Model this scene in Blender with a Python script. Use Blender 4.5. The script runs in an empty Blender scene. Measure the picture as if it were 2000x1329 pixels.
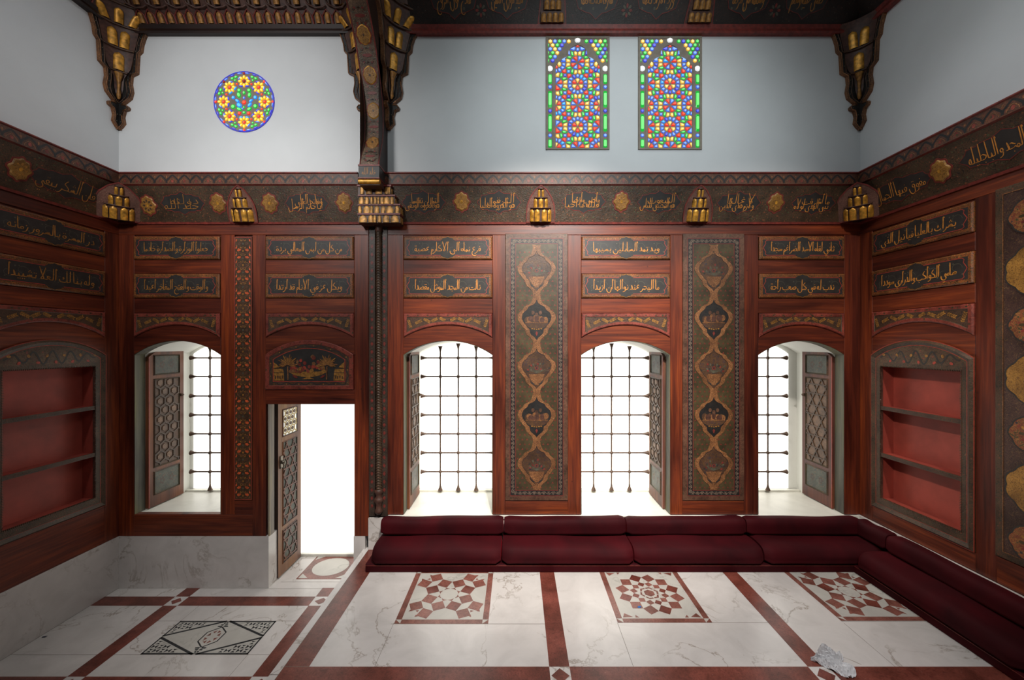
import bpy, math, random
from mathutils import Vector, Matrix, Euler
from math import sin, cos, pi, sqrt, atan2

scene = bpy.context.scene
COL = scene.collection
random.seed(7)

# ------------------------------------------------------------------ camera
F_PX, CAM_Z, YB = 783.0, 2.65, 4.35          # focal length in px (2000 px frame), eye height, back wall distance
XL, XR = -4.317, 3.728                       # side walls
cd = bpy.data.cameras.new('camera'); cam = bpy.data.objects.new('camera', cd); COL.objects.link(cam)
cam.location = (0, 0, CAM_Z); cam.rotation_euler = (pi/2, 0, 0)
cd.sensor_width = 36; cd.lens = 36*F_PX/2000; cd.shift_x = -9/2000; cd.shift_y = 7.5/2000
cd.clip_start = .05
scene.camera = cam

# ------------------------------------------------------------------ world, lights, exposure
wd = bpy.data.worlds.new('gallery'); scene.world = wd; wd.use_nodes = True
wd.node_tree.nodes['Background'].inputs[0].default_value = (.80, .88, 1, 1)
wd.node_tree.nodes['Background'].inputs[1].default_value = .022
vs = scene.view_settings
vs.view_transform = 'Standard'; vs.look = 'None'; vs.exposure = 0.0; vs.gamma = 1; vs.use_curve_mapping = False

def lamp(name, kind, loc, target, power, color, **kw):
    l = bpy.data.lights.new(name, kind); l.energy = power; l.color = color
    for k, v in kw.items(): setattr(l, k, v)
    o = bpy.data.objects.new(name, l); COL.objects.link(o); o.location = loc
    d = Vector(target) - Vector(loc); o.rotation_euler = d.to_track_quat('-Z', 'Y').to_euler()
    return o
WARM = (1, .93, .84); COOL = (.86, .95, .97); NEUT = (1, .98, .95)
lamp('panel_spot', 'SPOT', (.5, .3, 6.3), (.35, 4.35, 2.25), 1800, WARM, spot_size=math.radians(47), spot_blend=.75, shadow_soft_size=.12)
lamp('panel_spot', 'SPOT', (2.6, .4, 6.3), (2.7, 4.35, 2.3), 520, WARM, spot_size=math.radians(46), spot_blend=.8, shadow_soft_size=.12)
lamp('panel_spot', 'SPOT', (-2.9, .2, 6.2), (-2.5, 4.35, 2.9), 300, NEUT, spot_size=math.radians(56), spot_blend=.9, shadow_soft_size=.15)
lamp('wall_wash', 'SPOT', (-2.6, -.2, 5.3), (-2.9, 4.35, 4.75), 470, (1, .98, .96), spot_size=math.radians(56), spot_blend=1.0, shadow_soft_size=.3)
lamp('wall_wash', 'SPOT', (1.1, -.2, 5.5), (1.1, 4.35, 4.45), 430, (.90, .98, 1), spot_size=math.radians(60), spot_blend=1.0, shadow_soft_size=.3)
lamp('floor_spot', 'SPOT', (.8, 1.2, 6.4), (.7, 3.0, .4), 790, (1, .985, .97), spot_size=math.radians(60), spot_blend=.9, shadow_soft_size=.15)
lamp('floor_spot', 'SPOT', (-2.2, .8, 6.3), (-2.7, 4.35, .25), 360, NEUT, spot_size=math.radians(30), spot_blend=.9, shadow_soft_size=.15)
lamp('cupboard_spot', 'SPOT', (-1.0, .8, 6.2), (3.73, 3.65, 1.9), 900, WARM, spot_size=math.radians(27), spot_blend=.9, shadow_soft_size=.1)
lamp('cupboard_spot', 'SPOT', (1.0, .9, 6.2), (-4.3, 3.7, 1.9), 90, WARM, spot_size=math.radians(24), spot_blend=.9, shadow_soft_size=.1)
lamp('wall_wash', 'SPOT', (-.6, 1.2, 6.4), (3.73, 2.9, 4.25), 190, (.94, .97, 1), spot_size=math.radians(30), spot_blend=1.0, shadow_soft_size=.2)
lamp('ambient_fill', 'AREA', (.9, 2.4, 6.68), (.9, 2.4, 0), 34, COOL, size=3.2, size_y=2.0, shape='RECTANGLE')  # added soft ambient fill, no fixture modelled
lamp('ambient_fill', 'AREA', (-2.8, 2.4, 6.68), (-2.8, 2.4, 0), 15, (.92, .95, 1), size=1.6, size_y=2.0, shape='RECTANGLE')  # weaker added fill over the lower floor

# ------------------------------------------------------------------ helpers: pixels of the back wall, wall frames
def bX(px, y=YB): return (px-1009)*y/F_PX
def bZ(py, y=YB): return CAM_Z-(py-672)*y/F_PX
FRAME = {'back': ((0, YB, 0), 0.0), 'left': ((XL, YB, 0), pi/2), 'right': ((XR, YB, 0), -pi/2)}
def put(o, wall, u, d, v, tilt=0.0):
    (ox, oy, oz), r = FRAME[wall]
    p = Matrix.Rotation(r, 3, 'Z') @ Vector((u, d, v))
    o.location = (ox+p.x, oy+p.y, oz+p.z); o.rotation_euler = (tilt, 0, r)
    return o

# ------------------------------------------------------------------ materials
def lin(c):
    return tuple(((x/255)/12.92 if x/255 <= .04045 else ((x/255+.055)/1.055)**2.4) for x in c) + (1,)
MATS = {}
def newmat(name, rough=.5, metallic=0, spec=.5):
    m = bpy.data.materials.new(name); m.use_nodes = True
    b = m.node_tree.nodes['Principled BSDF']
    b.inputs['Roughness'].default_value = rough; b.inputs['Metallic'].default_value = metallic
    b.inputs['Specular IOR Level'].default_value = spec
    MATS[name] = m
    return m, m.node_tree, b
def N(nt, t, **kw):
    n = nt.nodes.new(t)
    for k, v in kw.items(): setattr(n, k, v)
    return n
def coords(nt, scale=(1, 1, 1), rnd=True):
    tc = N(nt, 'ShaderNodeTexCoord'); mp = N(nt, 'ShaderNodeMapping'); mp.inputs['Scale'].default_value = scale
    nt.links.new(tc.outputs['Object'], mp.inputs['Vector'])
    if rnd:
        oi = N(nt, 'ShaderNodeObjectInfo'); mu = N(nt, 'ShaderNodeMath', operation='MULTIPLY'); mu.inputs[1].default_value = 37.0
        nt.links.new(oi.outputs['Random'], mu.inputs[0]); nt.links.new(mu.outputs[0], mp.inputs['Location'])
    return mp.outputs['Vector']
def ramp(nt, stops, constant=False):
    r = N(nt, 'ShaderNodeValToRGB'); cr = r.color_ramp
    cr.interpolation = 'CONSTANT' if constant else 'LINEAR'
    while len(cr.elements) < len(stops): cr.elements.new(.5)
    for e, (p, c) in zip(cr.elements, stops): e.position = p; e.color = lin(c)
    return r
def noise(nt, vec, scale, detail=3, rough=.55, dist=0.0):
    n = N(nt, 'ShaderNodeTexNoise'); n.inputs['Scale'].default_value = scale; n.inputs['Detail'].default_value = detail
    n.inputs['Roughness'].default_value = rough; n.inputs['Distortion'].default_value = dist
    nt.links.new(vec, n.inputs['Vector']); return n.outputs['Fac']
def mix(nt, fac, a, b, mode='MIX'):
    m = N(nt, 'ShaderNodeMix', data_type='RGBA', blend_type=mode)
    if isinstance(fac, float): m.inputs[0].default_value = fac
    else: nt.links.new(fac, m.inputs[0])
    for s, v in ((6, a), (7, b)):
        if isinstance(v, tuple): m.inputs[s].default_value = lin(v) if len(v) == 3 else v
        else: nt.links.new(v, m.inputs[s])
    return m.outputs[2]
def bump(nt, b, h, strength=.3, dist=.004):
    n = N(nt, 'ShaderNodeBump'); n.inputs['Strength'].default_value = strength; n.inputs['Distance'].default_value = dist
    nt.links.new(h, n.inputs['Height']); nt.links.new(n.outputs[0], b.inputs['Normal'])

def plain(name, c, rough=.5, metallic=0, var=0.0, scale=30, spec=.5):
    m, nt, b = newmat(name, rough, metallic, spec)
    if var:
        v = coords(nt); f = noise(nt, v, scale, 4)
        c2 = tuple(max(0, x*(1-var)) for x in c); c3 = tuple(min(255, x*(1+var)) for x in c)
        r = ramp(nt, [(.3, c2), (.7, c3)]); nt.links.new(f, r.inputs[0]); nt.links.new(r.outputs[0], b.inputs['Base Color'])
        bump(nt, b, f, .15, .003)
    else: b.inputs['Base Color'].default_value = lin(c)
    return m
def ornament(name, cols, scale=34, dist=2.2, spots=None, spot_scale=30, spot_size=.25, rough=.5, bumps=.35, soft=False):
    """painted, raised plaster scrollwork: blotches of several colours with flower dots"""
    m, nt, b = newmat(name, rough)
    v = coords(nt); f = noise(nt, v, scale, 2, .5, dist)
    n = len(cols); st = [(0 if i == 0 else .32+.36*i/n, c) for i, c in enumerate(cols)]
    r = ramp(nt, st, not soft); nt.links.new(f, r.inputs[0]); col = r.outputs[0]
    if spots:
        vo = N(nt, 'ShaderNodeTexVoronoi'); vo.inputs['Scale'].default_value = spot_scale; nt.links.new(v, vo.inputs['Vector'])
        th = N(nt, 'ShaderNodeMath', operation='LESS_THAN'); th.inputs[1].default_value = spot_size
        nt.links.new(vo.outputs['Distance'], th.inputs[0])
        sr = ramp(nt, [(i/len(spots), c) for i, c in enumerate(spots)], True)
        sx = N(nt, 'ShaderNodeSeparateColor'); nt.links.new(vo.outputs['Color'], sx.inputs[0]); nt.links.new(sx.outputs[0], sr.inputs[0])
        col = mix(nt, th.outputs[0], col, sr.outputs[0])
    w = noise(nt, v, 6, 3); wr = ramp(nt, [(.3, (175, 170, 165)), (.7, (255, 255, 255))]); nt.links.new(w, wr.inputs[0])
    col = mix(nt, 1.0, col, wr.outputs[0], 'MULTIPLY')
    nt.links.new(col, b.inputs['Base Color']); bump(nt, b, f, bumps, .004)
    return m
def wood(name, axis, dark, midc, light, rough=.42, tint=True):
    m, nt, b = newmat(name, rough)
    s = [38, 38, 38]; s[axis] = 1.6
    v = coords(nt, tuple(s)); f = noise(nt, v, 1.0, 6, .62, .6)
    s2 = [5, 5, 5]; s2[axis] = .7
    v2 = coords(nt, tuple(s2)); g = noise(nt, v2, 1.0, 3, .55, .4)
    r = ramp(nt, [(.22, dark), (.5, midc), (.8, light)]); nt.links.new(f, r.inputs[0])
    r2 = ramp(nt, [(.28, (128, 112, 128)), (.5, (215, 205, 200)), (.68, (255, 240, 185))]); nt.links.new(g, r2.inputs[0])
    col = mix(nt, 1.0, r.outputs[0], r2.outputs[0], 'MULTIPLY')
    if tint:
        oi = N(nt, 'ShaderNodeObjectInfo'); r3 = ramp(nt, [(0, (225, 205, 215)), (.5, (255, 255, 255)), (1, (255, 235, 200))])
        nt.links.new(oi.outputs['Random'], r3.inputs[0]); col = mix(nt, 1.0, col, r3.outputs[0], 'MULTIPLY')
    # knots
    vk = coords(nt, (5, 5, 5)); vo = N(nt, 'ShaderNodeTexVoronoi'); vo.inputs['Scale'].default_value = 1.0; nt.links.new(vk, vo.inputs['Vector'])
    kr = ramp(nt, [(0, (70, 60, 60)), (.06, (255, 255, 255))]); nt.links.new(vo.outputs['Distance'], kr.inputs[0])
    col = mix(nt, .8, col, kr.outputs[0], 'MULTIPLY')
    nt.links.new(col, b.inputs['Base Color'])
    rr = N(nt, 'ShaderNodeMapRange'); rr.inputs[3].default_value = rough-.08; rr.inputs[4].default_value = rough+.14
    nt.links.new(g, rr.inputs[0]); nt.links.new(rr.outputs[0], b.inputs['Roughness'])
    bump(nt, b, f, .12, .002)
    return m
def marble(name, base, vein, rough=.22, amount=1.0):
    m, nt, b = newmat(name, rough)
    v = coords(nt, (1, 1, 1), False)
    f1 = noise(nt, v, 1.6, 9, .6, .55)
    d = N(nt, 'ShaderNodeMath', operation='SUBTRACT'); d.inputs[1].default_value = .5; nt.links.new(f1, d.inputs[0])
    a = N(nt, 'ShaderNodeMath', operation='ABSOLUTE'); nt.links.new(d.outputs[0], a.inputs[0])
    vr = ramp(nt, [(0, (130, 130, 130)), (.004, (190, 190, 190)), (.013, (255, 255, 255))]); nt.links.new(a.outputs[0], vr.inputs[0])
    mask = noise(nt, v, 1.7, 2); mr = ramp(nt, [(.42, (0, 0, 0)), (.6, (255, 255, 255))]); nt.links.new(mask, mr.inputs[0])
    inv = N(nt, 'ShaderNodeInvert'); nt.links.new(vr.outputs[0], inv.inputs['Color'])
    k = mix(nt, 1.0, inv.outputs[0], mr.outputs[0], 'MULTIPLY')
    kk = N(nt, 'ShaderNodeMath', operation='MULTIPLY'); kk.inputs[1].default_value = amount; nt.links.new(k, kk.inputs[0])
    cl = noise(nt, v, 3.5, 5, .6, .8); cr = ramp(nt, [(.3, tuple(int(x*.93) for x in base)), (.65, base)]); nt.links.new(cl, cr.inputs[0])
    nt.links.new(mix(nt, kk.outputs[0], cr.outputs[0], vein), b.inputs['Base Color'])
    return m
def emit(name, c, strength, rough=.3):
    m, nt, b = newmat(name, rough); b.inputs['Base Color'].default_value = lin(c)
    b.inputs['Emission Color'].default_value = lin(c); b.inputs['Emission Strength'].default_value = strength
    return m

WD, WM, WL = (66, 30, 20), (118, 53, 31), (164, 84, 43)
wood('wood_upright', 2, WD, WM, WL); wood('wood_cross', 0, WD, WM, WL)
wood('shutter_wood', 2, (92, 58, 46), (128, 86, 70), (150, 106, 86), .5)
wood('door_wood', 2, (110, 78, 64), (150, 116, 98), (172, 140, 122), .5)
wood('dark_wood', 0, (30, 16, 13), (48, 26, 20), (62, 34, 26), .5)
wood('jamb_paint', 2, (88, 92, 80), (112, 116, 102), (128, 130, 116), .6, False)
plain('plaster', (214, 217, 218), .85, 0, .015, 2.0, .2)
plain('reveal_white', (228, 228, 222), .7, 0, .01, 3, .3)
marble('white_marble', (212, 206, 202), (140, 126, 112))
marble('sill_marble', (228, 226, 216), (190, 186, 172), .35, .5)
marble('cream_marble', (190, 186, 178), (146, 144, 136), .3)
ornament('red_stone', [(114, 58, 49), (128, 67, 56), (136, 74, 62), (122, 62, 52)], 60, .5, [(150, 100, 88), (96, 48, 40)], 26, .1, .3, .03)
ornament('red_stone_pale', [(132, 78, 68), (144, 90, 80), (154, 100, 88), (138, 82, 72)], 50, .5, None, 0, 0, .3, .03)
plain('black_stone', (34, 37, 40), .3, 0, .2, 40)
plain('joint', (120, 110, 100), .7)
wood('door_jamb', 2, (150, 146, 136), (172, 168, 158), (184, 180, 170), .6, False)
plain('gold', (192, 138, 54), .38, .4, .3, 26)
plain('dull_gold', (140, 98, 46), .5, .2, .3, 40)
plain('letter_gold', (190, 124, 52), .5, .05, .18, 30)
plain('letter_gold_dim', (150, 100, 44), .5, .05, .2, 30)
plain('line_red', (150, 58, 44), .5, 0, .15)
plain('dark_red', (110, 42, 35), .5, 0, .2)
plain('ink_field', (44, 41, 39), .5, 0, .16, 14)
plain('vine_grey', (78, 76, 62), .55, 0, .15)
plain('vine_pale', (114, 97, 83), .55, 0, .2)
plain('near_black', (26, 21, 20), .6)
plain('iron', (92, 72, 60), .5, .3, .25, 40)
plain('steel', (120, 112, 100), .35, .8)
plain('cupboard_red', (148, 62, 50), .6, 0, .12, 4)
plain('aged_gold', (166, 120, 58), .45, .25, .35, 30)
plain('niche_dark', (72, 46, 37), .5, 0, .25, 30)
plain('lattice_gold', (196, 172, 120), .5, .1, .1)
plain('paper', (225, 224, 226), .8)
plain('blue_chip', (40, 100, 170), .6)
plain('ink_scrap', (40, 42, 70), .7)
ornament('panel_border', [(96, 72, 36), (158, 80, 38), (66, 56, 34), (170, 92, 44), (124, 96, 48), (84, 44, 28)], 42, 1.6, [(44, 46, 34), (184, 98, 50)], 44, .2)
ornament('spandrel_border', [(132, 58, 46), (150, 70, 56), (120, 50, 40)], 30, 1.0, [(72, 66, 40), (86, 60, 40)], 18, .18)
ornament('spandrel_field', [(70, 54, 42), (98, 66, 50), (80, 60, 42), (58, 46, 38)], 46, 2.0)
ornament('frieze_field', [(52, 46, 36), (94, 68, 46), (46, 50, 36), (104, 62, 44), (72, 68, 44), (48, 36, 30)], 26, 3.0, [(124, 84, 58), (84, 94, 62), (136, 80, 52), (84, 50, 40)], 34, .24, .5, .7)
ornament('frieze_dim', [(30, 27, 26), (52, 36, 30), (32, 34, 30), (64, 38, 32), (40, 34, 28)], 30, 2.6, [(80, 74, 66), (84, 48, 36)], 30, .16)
ornament('merlon_field', [(92, 54, 42), (124, 74, 54), (78, 58, 42), (108, 60, 46)], 40, 1.6, [(110, 74, 50), (56, 56, 42)], 40, .2)
ornament('brown_border', [(98, 66, 50), (110, 76, 58), (90, 60, 46)], 26, .8, [(78, 64, 44), (84, 58, 42)], 17, .22)
ornament('scroll_ground', [(32, 31, 32), (42, 38, 36), (34, 34, 34)], 30, 1)
ornament('olive_field', [(72, 61, 38), (80, 68, 42), (76, 63, 39)], 14, .6, None)
ornament('strip_ground', [(58, 52, 40), (96, 62, 42), (72, 66, 44), (124, 68, 42), (50, 44, 38)], 60, 1.6)
ornament('ogee_band', [(114, 72, 42), (164, 110, 66), (94, 60, 38), (176, 122, 76)], 70, 1.4)
ornament('medallion_brown', [(84, 58, 36), (100, 70, 42), (74, 52, 40), (92, 60, 44), (66, 54, 54)], 30, 1.8)
ornament('arch_paint', [(98, 78, 62), (138, 110, 84), (84, 72, 58), (112, 80, 64), (160, 132, 102)], 40, 2.4, [(90, 44, 38), (110, 94, 74)], 26, .18, .5, .7)
ornament('carved_green', [(62, 52, 38), (86, 68, 48), (92, 60, 44), (66, 58, 42)], 44, 1.8, [(120, 74, 52), (52, 58, 48)], 36, .2, .5, .6)
ornament('tympanum', [(84, 70, 50), (104, 84, 58), (96, 60, 46), (74, 62, 46)], 32, 2.0, [(130, 66, 50), (60, 60, 48)], 24, .2)
ornament('purple_field', [(66, 42, 40), (88, 62, 50), (58, 38, 40), (104, 78, 54)], 50, 2.0, [(112, 84, 56), (60, 50, 38)], 40, .18)
ornament('gold_brocade', [(150, 106, 46), (178, 130, 60), (128, 88, 40)], 90, 1.0, None, 0, 0, .45, .6)
ornament('rose_brocade', [(150, 92, 52), (128, 62, 46), (166, 112, 62), (84, 74, 48)], 34, 1.6, [(64, 56, 60), (140, 62, 46)], 26, .24)
ornament('niche_dots', [(104, 70, 58), (122, 84, 70), (110, 70, 60)], 60, 1.0, [(156, 112, 84)], 60, .2)
plain('flower_orange', (196, 86, 46), .5, 0, .2)
ornament('column_band', [(60, 50, 42), (74, 58, 48), (56, 44, 40)], 40, 1.2, [(92, 52, 42)], 30, .2)
ornament('hex_fill', [(112, 82, 58), (126, 94, 68), (104, 78, 58)], 30, .8)
plain('shutter_ground', (84, 62, 48), .6, 0, .15)
ornament('painted_panel_green', [(74, 78, 66), (86, 88, 74), (70, 74, 64)], 20, 1, [(120, 84, 60)], 30, .2)
# velvet
m, nt, b = newmat('velvet', .75, 0, .15)
v = coords(nt); f = noise(nt, v, 2.2, 3, .55, .5)
r = ramp(nt, [(.3, (40, 2, 7)), (.7, (64, 4, 12))]); nt.links.new(f, r.inputs[0]); nt.links.new(r.outputs[0], b.inputs['Base Color'])
b.inputs['Sheen Weight'].default_value = .22; b.inputs['Sheen Roughness'].default_value = .35; b.inputs['Sheen Tint'].default_value = lin((150, 16, 30))
bump(nt, b, noise(nt, v, 60, 3), .1, .002)
emit('lightbox', (255, 254, 248), 1.45)
emit('glow_pane', (240, 240, 232), .5); emit('lightbox_door', (255, 254, 248), 1.12)  # door leaf pane given its own glow, no lamp behind it
GL = {'r': ((214, 40, 32), (250, 96, 70)), 'b': ((62, 96, 214), (132, 172, 246)), 'y': ((228, 172, 56), (252, 218, 136)),
      'g': ((26, 160, 52), (112, 220, 118)), 'c': ((30, 124, 230), (96, 184, 250)), 'w': ((214, 216, 216), (238, 240, 240)),
      'v': ((52, 54, 176), (96, 104, 220)), 'd': ((110, 30, 34), (150, 50, 50)), 'o': ((228, 160, 16), (250, 214, 96))}
for k, (a, c) in GL.items():
    emit('glass_%s' % k, a, .78, .2); emit('glass_%s_facet' % k, c, .86, .2)  # facet tint paler and stronger: light gradient of each pane put into colour
plain('window_plaster', (138, 128, 116), .8, 0, .06, 20)

# ------------------------------------------------------------------ mesh builder
class MB:
    def __init__(s): s.v = []; s.f = []; s.mi = []; s.mats = []; s.smooth = []; s.k = 0
    def lift(s):
        s.k += 1; return -.000022*(s.k % 23)              # painted pieces never share one plane
    def mat(s, m):
        if m not in s.mats: s.mats.append(m)
        return s.mats.index(m)
    def add(s, verts, faces, m, smooth=False):
        o = len(s.v); k = s.mat(m); s.v += [tuple(p) for p in verts]
        for f in faces: s.f.append([i+o for i in f]); s.mi.append(k); s.smooth.append(smooth)
    def box(s, x0, x1, y0, y1, z0, z1, m):
        s.add([(x0, y0, z0), (x1, y0, z0), (x1, y1, z0), (x0, y1, z0), (x0, y0, z1), (x1, y0, z1), (x1, y1, z1), (x0, y1, z1)],
              [(0, 1, 5, 4), (1, 2, 6, 5), (2, 3, 7, 6), (3, 0, 4, 7), (4, 5, 6, 7), (3, 2, 1, 0)], m)
    def cbox(s, x0, x1, z0, z1, yf, yb, c, m):
        """board seen from -y with its front edges eased by c"""
        R = lambda i, y: [(x0+i, y, z0+i), (x1-i, y, z0+i), (x1-i, y, z1-i), (x0+i, y, z1-i)]
        fs = [(0, 1, 2, 3)]
        for k in (0, 4):
            for i in range(4): j = (i+1) % 4; fs.append((k+i, k+4+i, k+4+j, k+j))
        fs.append((11, 10, 9, 8))
        s.add(R(c, yf)+R(0, yf+c)+R(0, yb), fs, m)
    def prism(s, poly, yf, yb, m, side=None, back=False):
        """outline in x,z (anticlockwise seen from -y) carried from yf back to yb"""
        n = len(poly); yf = yf+s.lift()
        s.add([(x, yf, z) for x, z in poly], [tuple(range(n))], m)
        if yb is not None:
            s.add([(x, yf, z) for x, z in poly]+[(x, yb, z) for x, z in poly], [(i, n+i, n+(i+1) % n, (i+1) % n) for i in range(n)], side or m)
        if back: s.add([(x, yb, z) for x, z in poly], [tuple(range(n-1, -1, -1))], side or m)
    def bevel_prism(s, poly, inner, y0, y1, m, m2=None):
        n = len(poly)
        s.add([(x, y0, z) for x, z in poly]+[(x, y1, z) for x, z in inner], [(i, (i+1) % n, n+(i+1) % n, n+i) for i in range(n)], m)
        s.add([(x, y1, z) for x, z in inner], [tuple(range(n))], m2 or m)
    def ring(s, outer, inner, y, m, y2=None):
        n = len(outer); y2 = y if y2 is None else y2
        s.add([(x, y, z) for x, z in outer]+[(x, y2, z) for x, z in inner], [(i, (i+1) % n, n+(i+1) % n, n+i) for i in range(n)], m)
    def ribbon(s, pts, w, y, m, closed=False, nib=None, th=0.0):
        n = len(pts); y = y+s.lift()
        if n < 2: return
        L, R = [], []
        for i in range(n):
            if closed: a, c = pts[i-1], pts[(i+1) % n]
            else: a, c = pts[max(i-1, 0)], pts[min(i+1, n-1)]
            dx, dz = c[0]-a[0], c[1]-a[1]; l = math.hypot(dx, dz) or 1e-9
            ww = w/2
            if nib is not None:
                ww *= .62+.38*abs(sin(atan2(dz, dx)-nib))
                if not closed and i in (0, n-1): ww *= .55
            nx, nz = -dz/l*ww, dx/l*ww
            L.append((pts[i][0]+nx, y, pts[i][1]+nz)); R.append((pts[i][0]-nx, y, pts[i][1]-nz))
        k = n if closed else n-1
        s.add(L+R, [(i, n+i, n+(i+1) % n, (i+1) % n) for i in range(k)], m)
        if th:
            A = L+R; B = [(x, yy+th, z) for x, yy, z in A]
            o = len(A)
            fs = [(i, (i+1) % n, o+(i+1) % n, o+i) for i in range(k)]+[(n+(i+1) % n, n+i, o+n+i, o+n+(i+1) % n) for i in range(k)]
            s.add(A+B, fs, m)
    def ell(s, cx, cz, rx, rz, y, m, rot=0.0, n=12, th=None):
        p = [(cx+rx*cos(t)*cos(rot)-rz*sin(t)*sin(rot), cz+rx*cos(t)*sin(rot)+rz*sin(t)*cos(rot)) for t in [2*pi*i/n for i in range(n)]]
        s.prism(p, y, None if th is None else y+th, m); return p
    def facet(s, poly, yf, yb, k, shrink=.62):
        """a cast glass piece: sloped rim and a flat centre painted paler for the light through it"""
        cx = sum(p[0] for p in poly)/len(poly); cz = sum(p[1] for p in poly)/len(poly)
        inn = [(cx+(x-cx)*shrink, cz+(z-cz)*shrink) for x, z in poly]
        s.bevel_prism(poly, inn, yb, yf, 'glass_'+k, 'glass_'+k+'_facet')
    def bullet(s, org, rt, up, out, w, h, d, m, na=8, nh=8, square=None):
        """pointed half-dome lobe standing on org"""
        org, rt, up, out = map(Vector, (org, rt, up, out))
        if square is None: square = max(.25, min(.75, 1-.60*w/h))
        V = []
        for j in range(nh+1):
            t = j/nh; r = 1.0 if t < square else sqrt(max(0, 1-((t-square)/(1-square))**2))
            for i in range(na+1):
                a = pi*i/na; V.append(org+rt*(-cos(a)*w/2*r)+up*(h*t)+out*(sin(a)*d*(.35+.65*r) if r > 0 else 0))
        q = na+1
        s.add(V, [(j*q+i, j*q+i+1, (j+1)*q+i+1, (j+1)*q+i) for j in range(nh) for i in range(na)], m, True)
    def tube(s, pts, r, m, n=8, closed=False, radii=None):
        pts = [Vector(p) for p in pts]; V = []; k = len(pts)
        for i, p in enumerate(pts):
            t = (pts[(i+1) % k] if closed or i < k-1 else pts[i])-(pts[i-1] if closed or i > 0 else pts[i])
            t.normalize(); a = Vector((0, 0, 1)) if abs(t.z) < .9 else Vector((1, 0, 0))
            u = t.cross(a).normalized(); w = t.cross(u).normalized(); rr = radii[i] if radii else r
            for j in range(n): V.append(p+u*(rr*cos(2*pi*j/n))+w*(rr*sin(2*pi*j/n)))
        kk = k if closed else k-1
        s.add(V, [(i*n+j, i*n+(j+1) % n, ((i+1) % k)*n+(j+1) % n, ((i+1) % k)*n+j) for i in range(kk) for j in range(n)], m, True)
        if not closed:
            s.add(V[:n], [tuple(range(n-1, -1, -1))], m); s.add(V[-n:], [tuple(range(n))], m)
    def sphere(s, c, r, m, nu=10, nv=6):
        c = Vector(c); V = [c+Vector((r*sin(pi*j/nv)*cos(2*pi*i/nu), r*sin(pi*j/nv)*sin(2*pi*i/nu), r*cos(pi*j/nv))) for j in range(nv+1) for i in range(nu)]
        s.add(V, [(j*nu+i, (j+1)*nu+i, (j+1)*nu+(i+1) % nu, j*nu+(i+1) % nu) for j in range(nv) for i in range(nu)], m, True)
    def build(s, name, parent=None, label=None, cat=None, group=None, kind=None):
        me = bpy.data.meshes.new(name); me.from_pydata(s.v, [], s.f)
        for m in s.mats: me.materials.append(MATS[m])
        me.polygons.foreach_set('material_index', s.mi); me.polygons.foreach_set('use_smooth', s.smooth)
        me.update()
        o = bpy.data.objects.new(name, me); COL.objects.link(o)
        if parent is not None: o.parent = parent
        tag(o, label, cat, group, kind); return o
def tag(o, label=None, cat=None, group=None, kind=None):
    for k, v in (('label', label), ('category', cat), ('group', group), ('kind', kind)):
        if v: o[k] = v
    return o
def empty(name, label=None, cat=None, group=None, kind=None):
    o = bpy.data.objects.new(name, None); COL.objects.link(o); o.empty_display_size = .1
    return tag(o, label, cat, group, kind)
def rect(x0, x1, z0, z1): return [(x0, z0), (x1, z0), (x1, z1), (x0, z1)]
def arc(x0, x1, zs, za, n=20):
    """points from x0 to x1 on the circle through (x0,zs), apex za, (x1,zs)"""
    h = (x1-x0)/2; q = za-zs; R = (h*h+q*q)/(2*q); cx = (x0+x1)/2; cz = za-R; a = math.asin(h/R)
    return [(cx+R*sin(-a+2*a*i/n), cz+R*cos(-a+2*a*i/n)) for i in range(n+1)]
def smooth(pts, k=4, closed=False):
    n = len(pts); out = []
    if n < 3: return list(pts)
    for i in range(n if closed else n-1):
        if closed: p0, p1, p2, p3 = pts[i-1], pts[i], pts[(i+1) % n], pts[(i+2) % n]
        else: p0, p1, p2, p3 = pts[max(i-1, 0)], pts[i], pts[i+1], pts[min(i+2, n-1)]
        for j in range(k):
            t = j/k
            out.append(tuple(.5*((2*b)+(-a+c)*t+(2*a-5*b+4*c-d)*t*t+(-a+3*b-3*c+d)*t**3) for a, b, c, d in zip(p0, p1, p2, p3)))
    if not closed: out.append(tuple(pts[-1]))
    return out

# ------------------------------------------------------------------ reed-pen lettering: every letter is a set of pen strokes
TALL = 10.0
def bowl(x): return [(x, -.6), (x-.5, -2.2), (x-2, -3.2), (x-3.8, -2.6), (x-4.6, -.9), (x-4.7, .8)]
def belly(x): return [(x, 1.0), (x-1.6, .2), (x-2.6, -1.2), (x-2.7, -3.0), (x-1.6, -4.5), (x+.6, -4.8), (x+2.0, -4.0)]
def circ(cx, cz, r, a0=-90, a1=270, n=9): return [(cx+r*cos(math.radians(a0+(a1-a0)*i/n)), cz+r*sin(math.radians(a0+(a1-a0)*i/n))) for i in range(n+1)]
SHAPE = {}
for ls, g in (('اأإآ', 'alif'), ('بتثپ', 'ba'), ('ن', 'nun'), ('يىئ', 'ya'), ('جحخ', 'jim'), ('دذ', 'dal'), ('رز', 'ra'), ('سش', 'sin'), ('صض', 'sad'),
              ('طظ', 'ta'), ('عغ', 'ayn'), ('ف', 'fa'), ('ق', 'qaf'), ('ك', 'kaf'), ('ل', 'lam'), ('م', 'mim'), ('هة', 'ha'), ('وؤ', 'waw'), ('ء', 'hamza')):
    for c in ls: SHAPE[c] = g
NOLEFT = set('اأإآدذرزوؤةىء')
DOTS = {'ب': (1, -1), 'ت': (2, 1), 'ث': (3, 1), 'ن': (1, 1), 'ي': (2, -1), 'ج': (1, -1), 'خ': (1, 1), 'ذ': (1, 1), 'ز': (1, 1), 'ش': (3, 1), 'ض': (1, 1),
        'ظ': (1, 1), 'غ': (1, 1), 'ف': (1, 1), 'ق': (2, 1), 'ة': (2, 1)}
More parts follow.
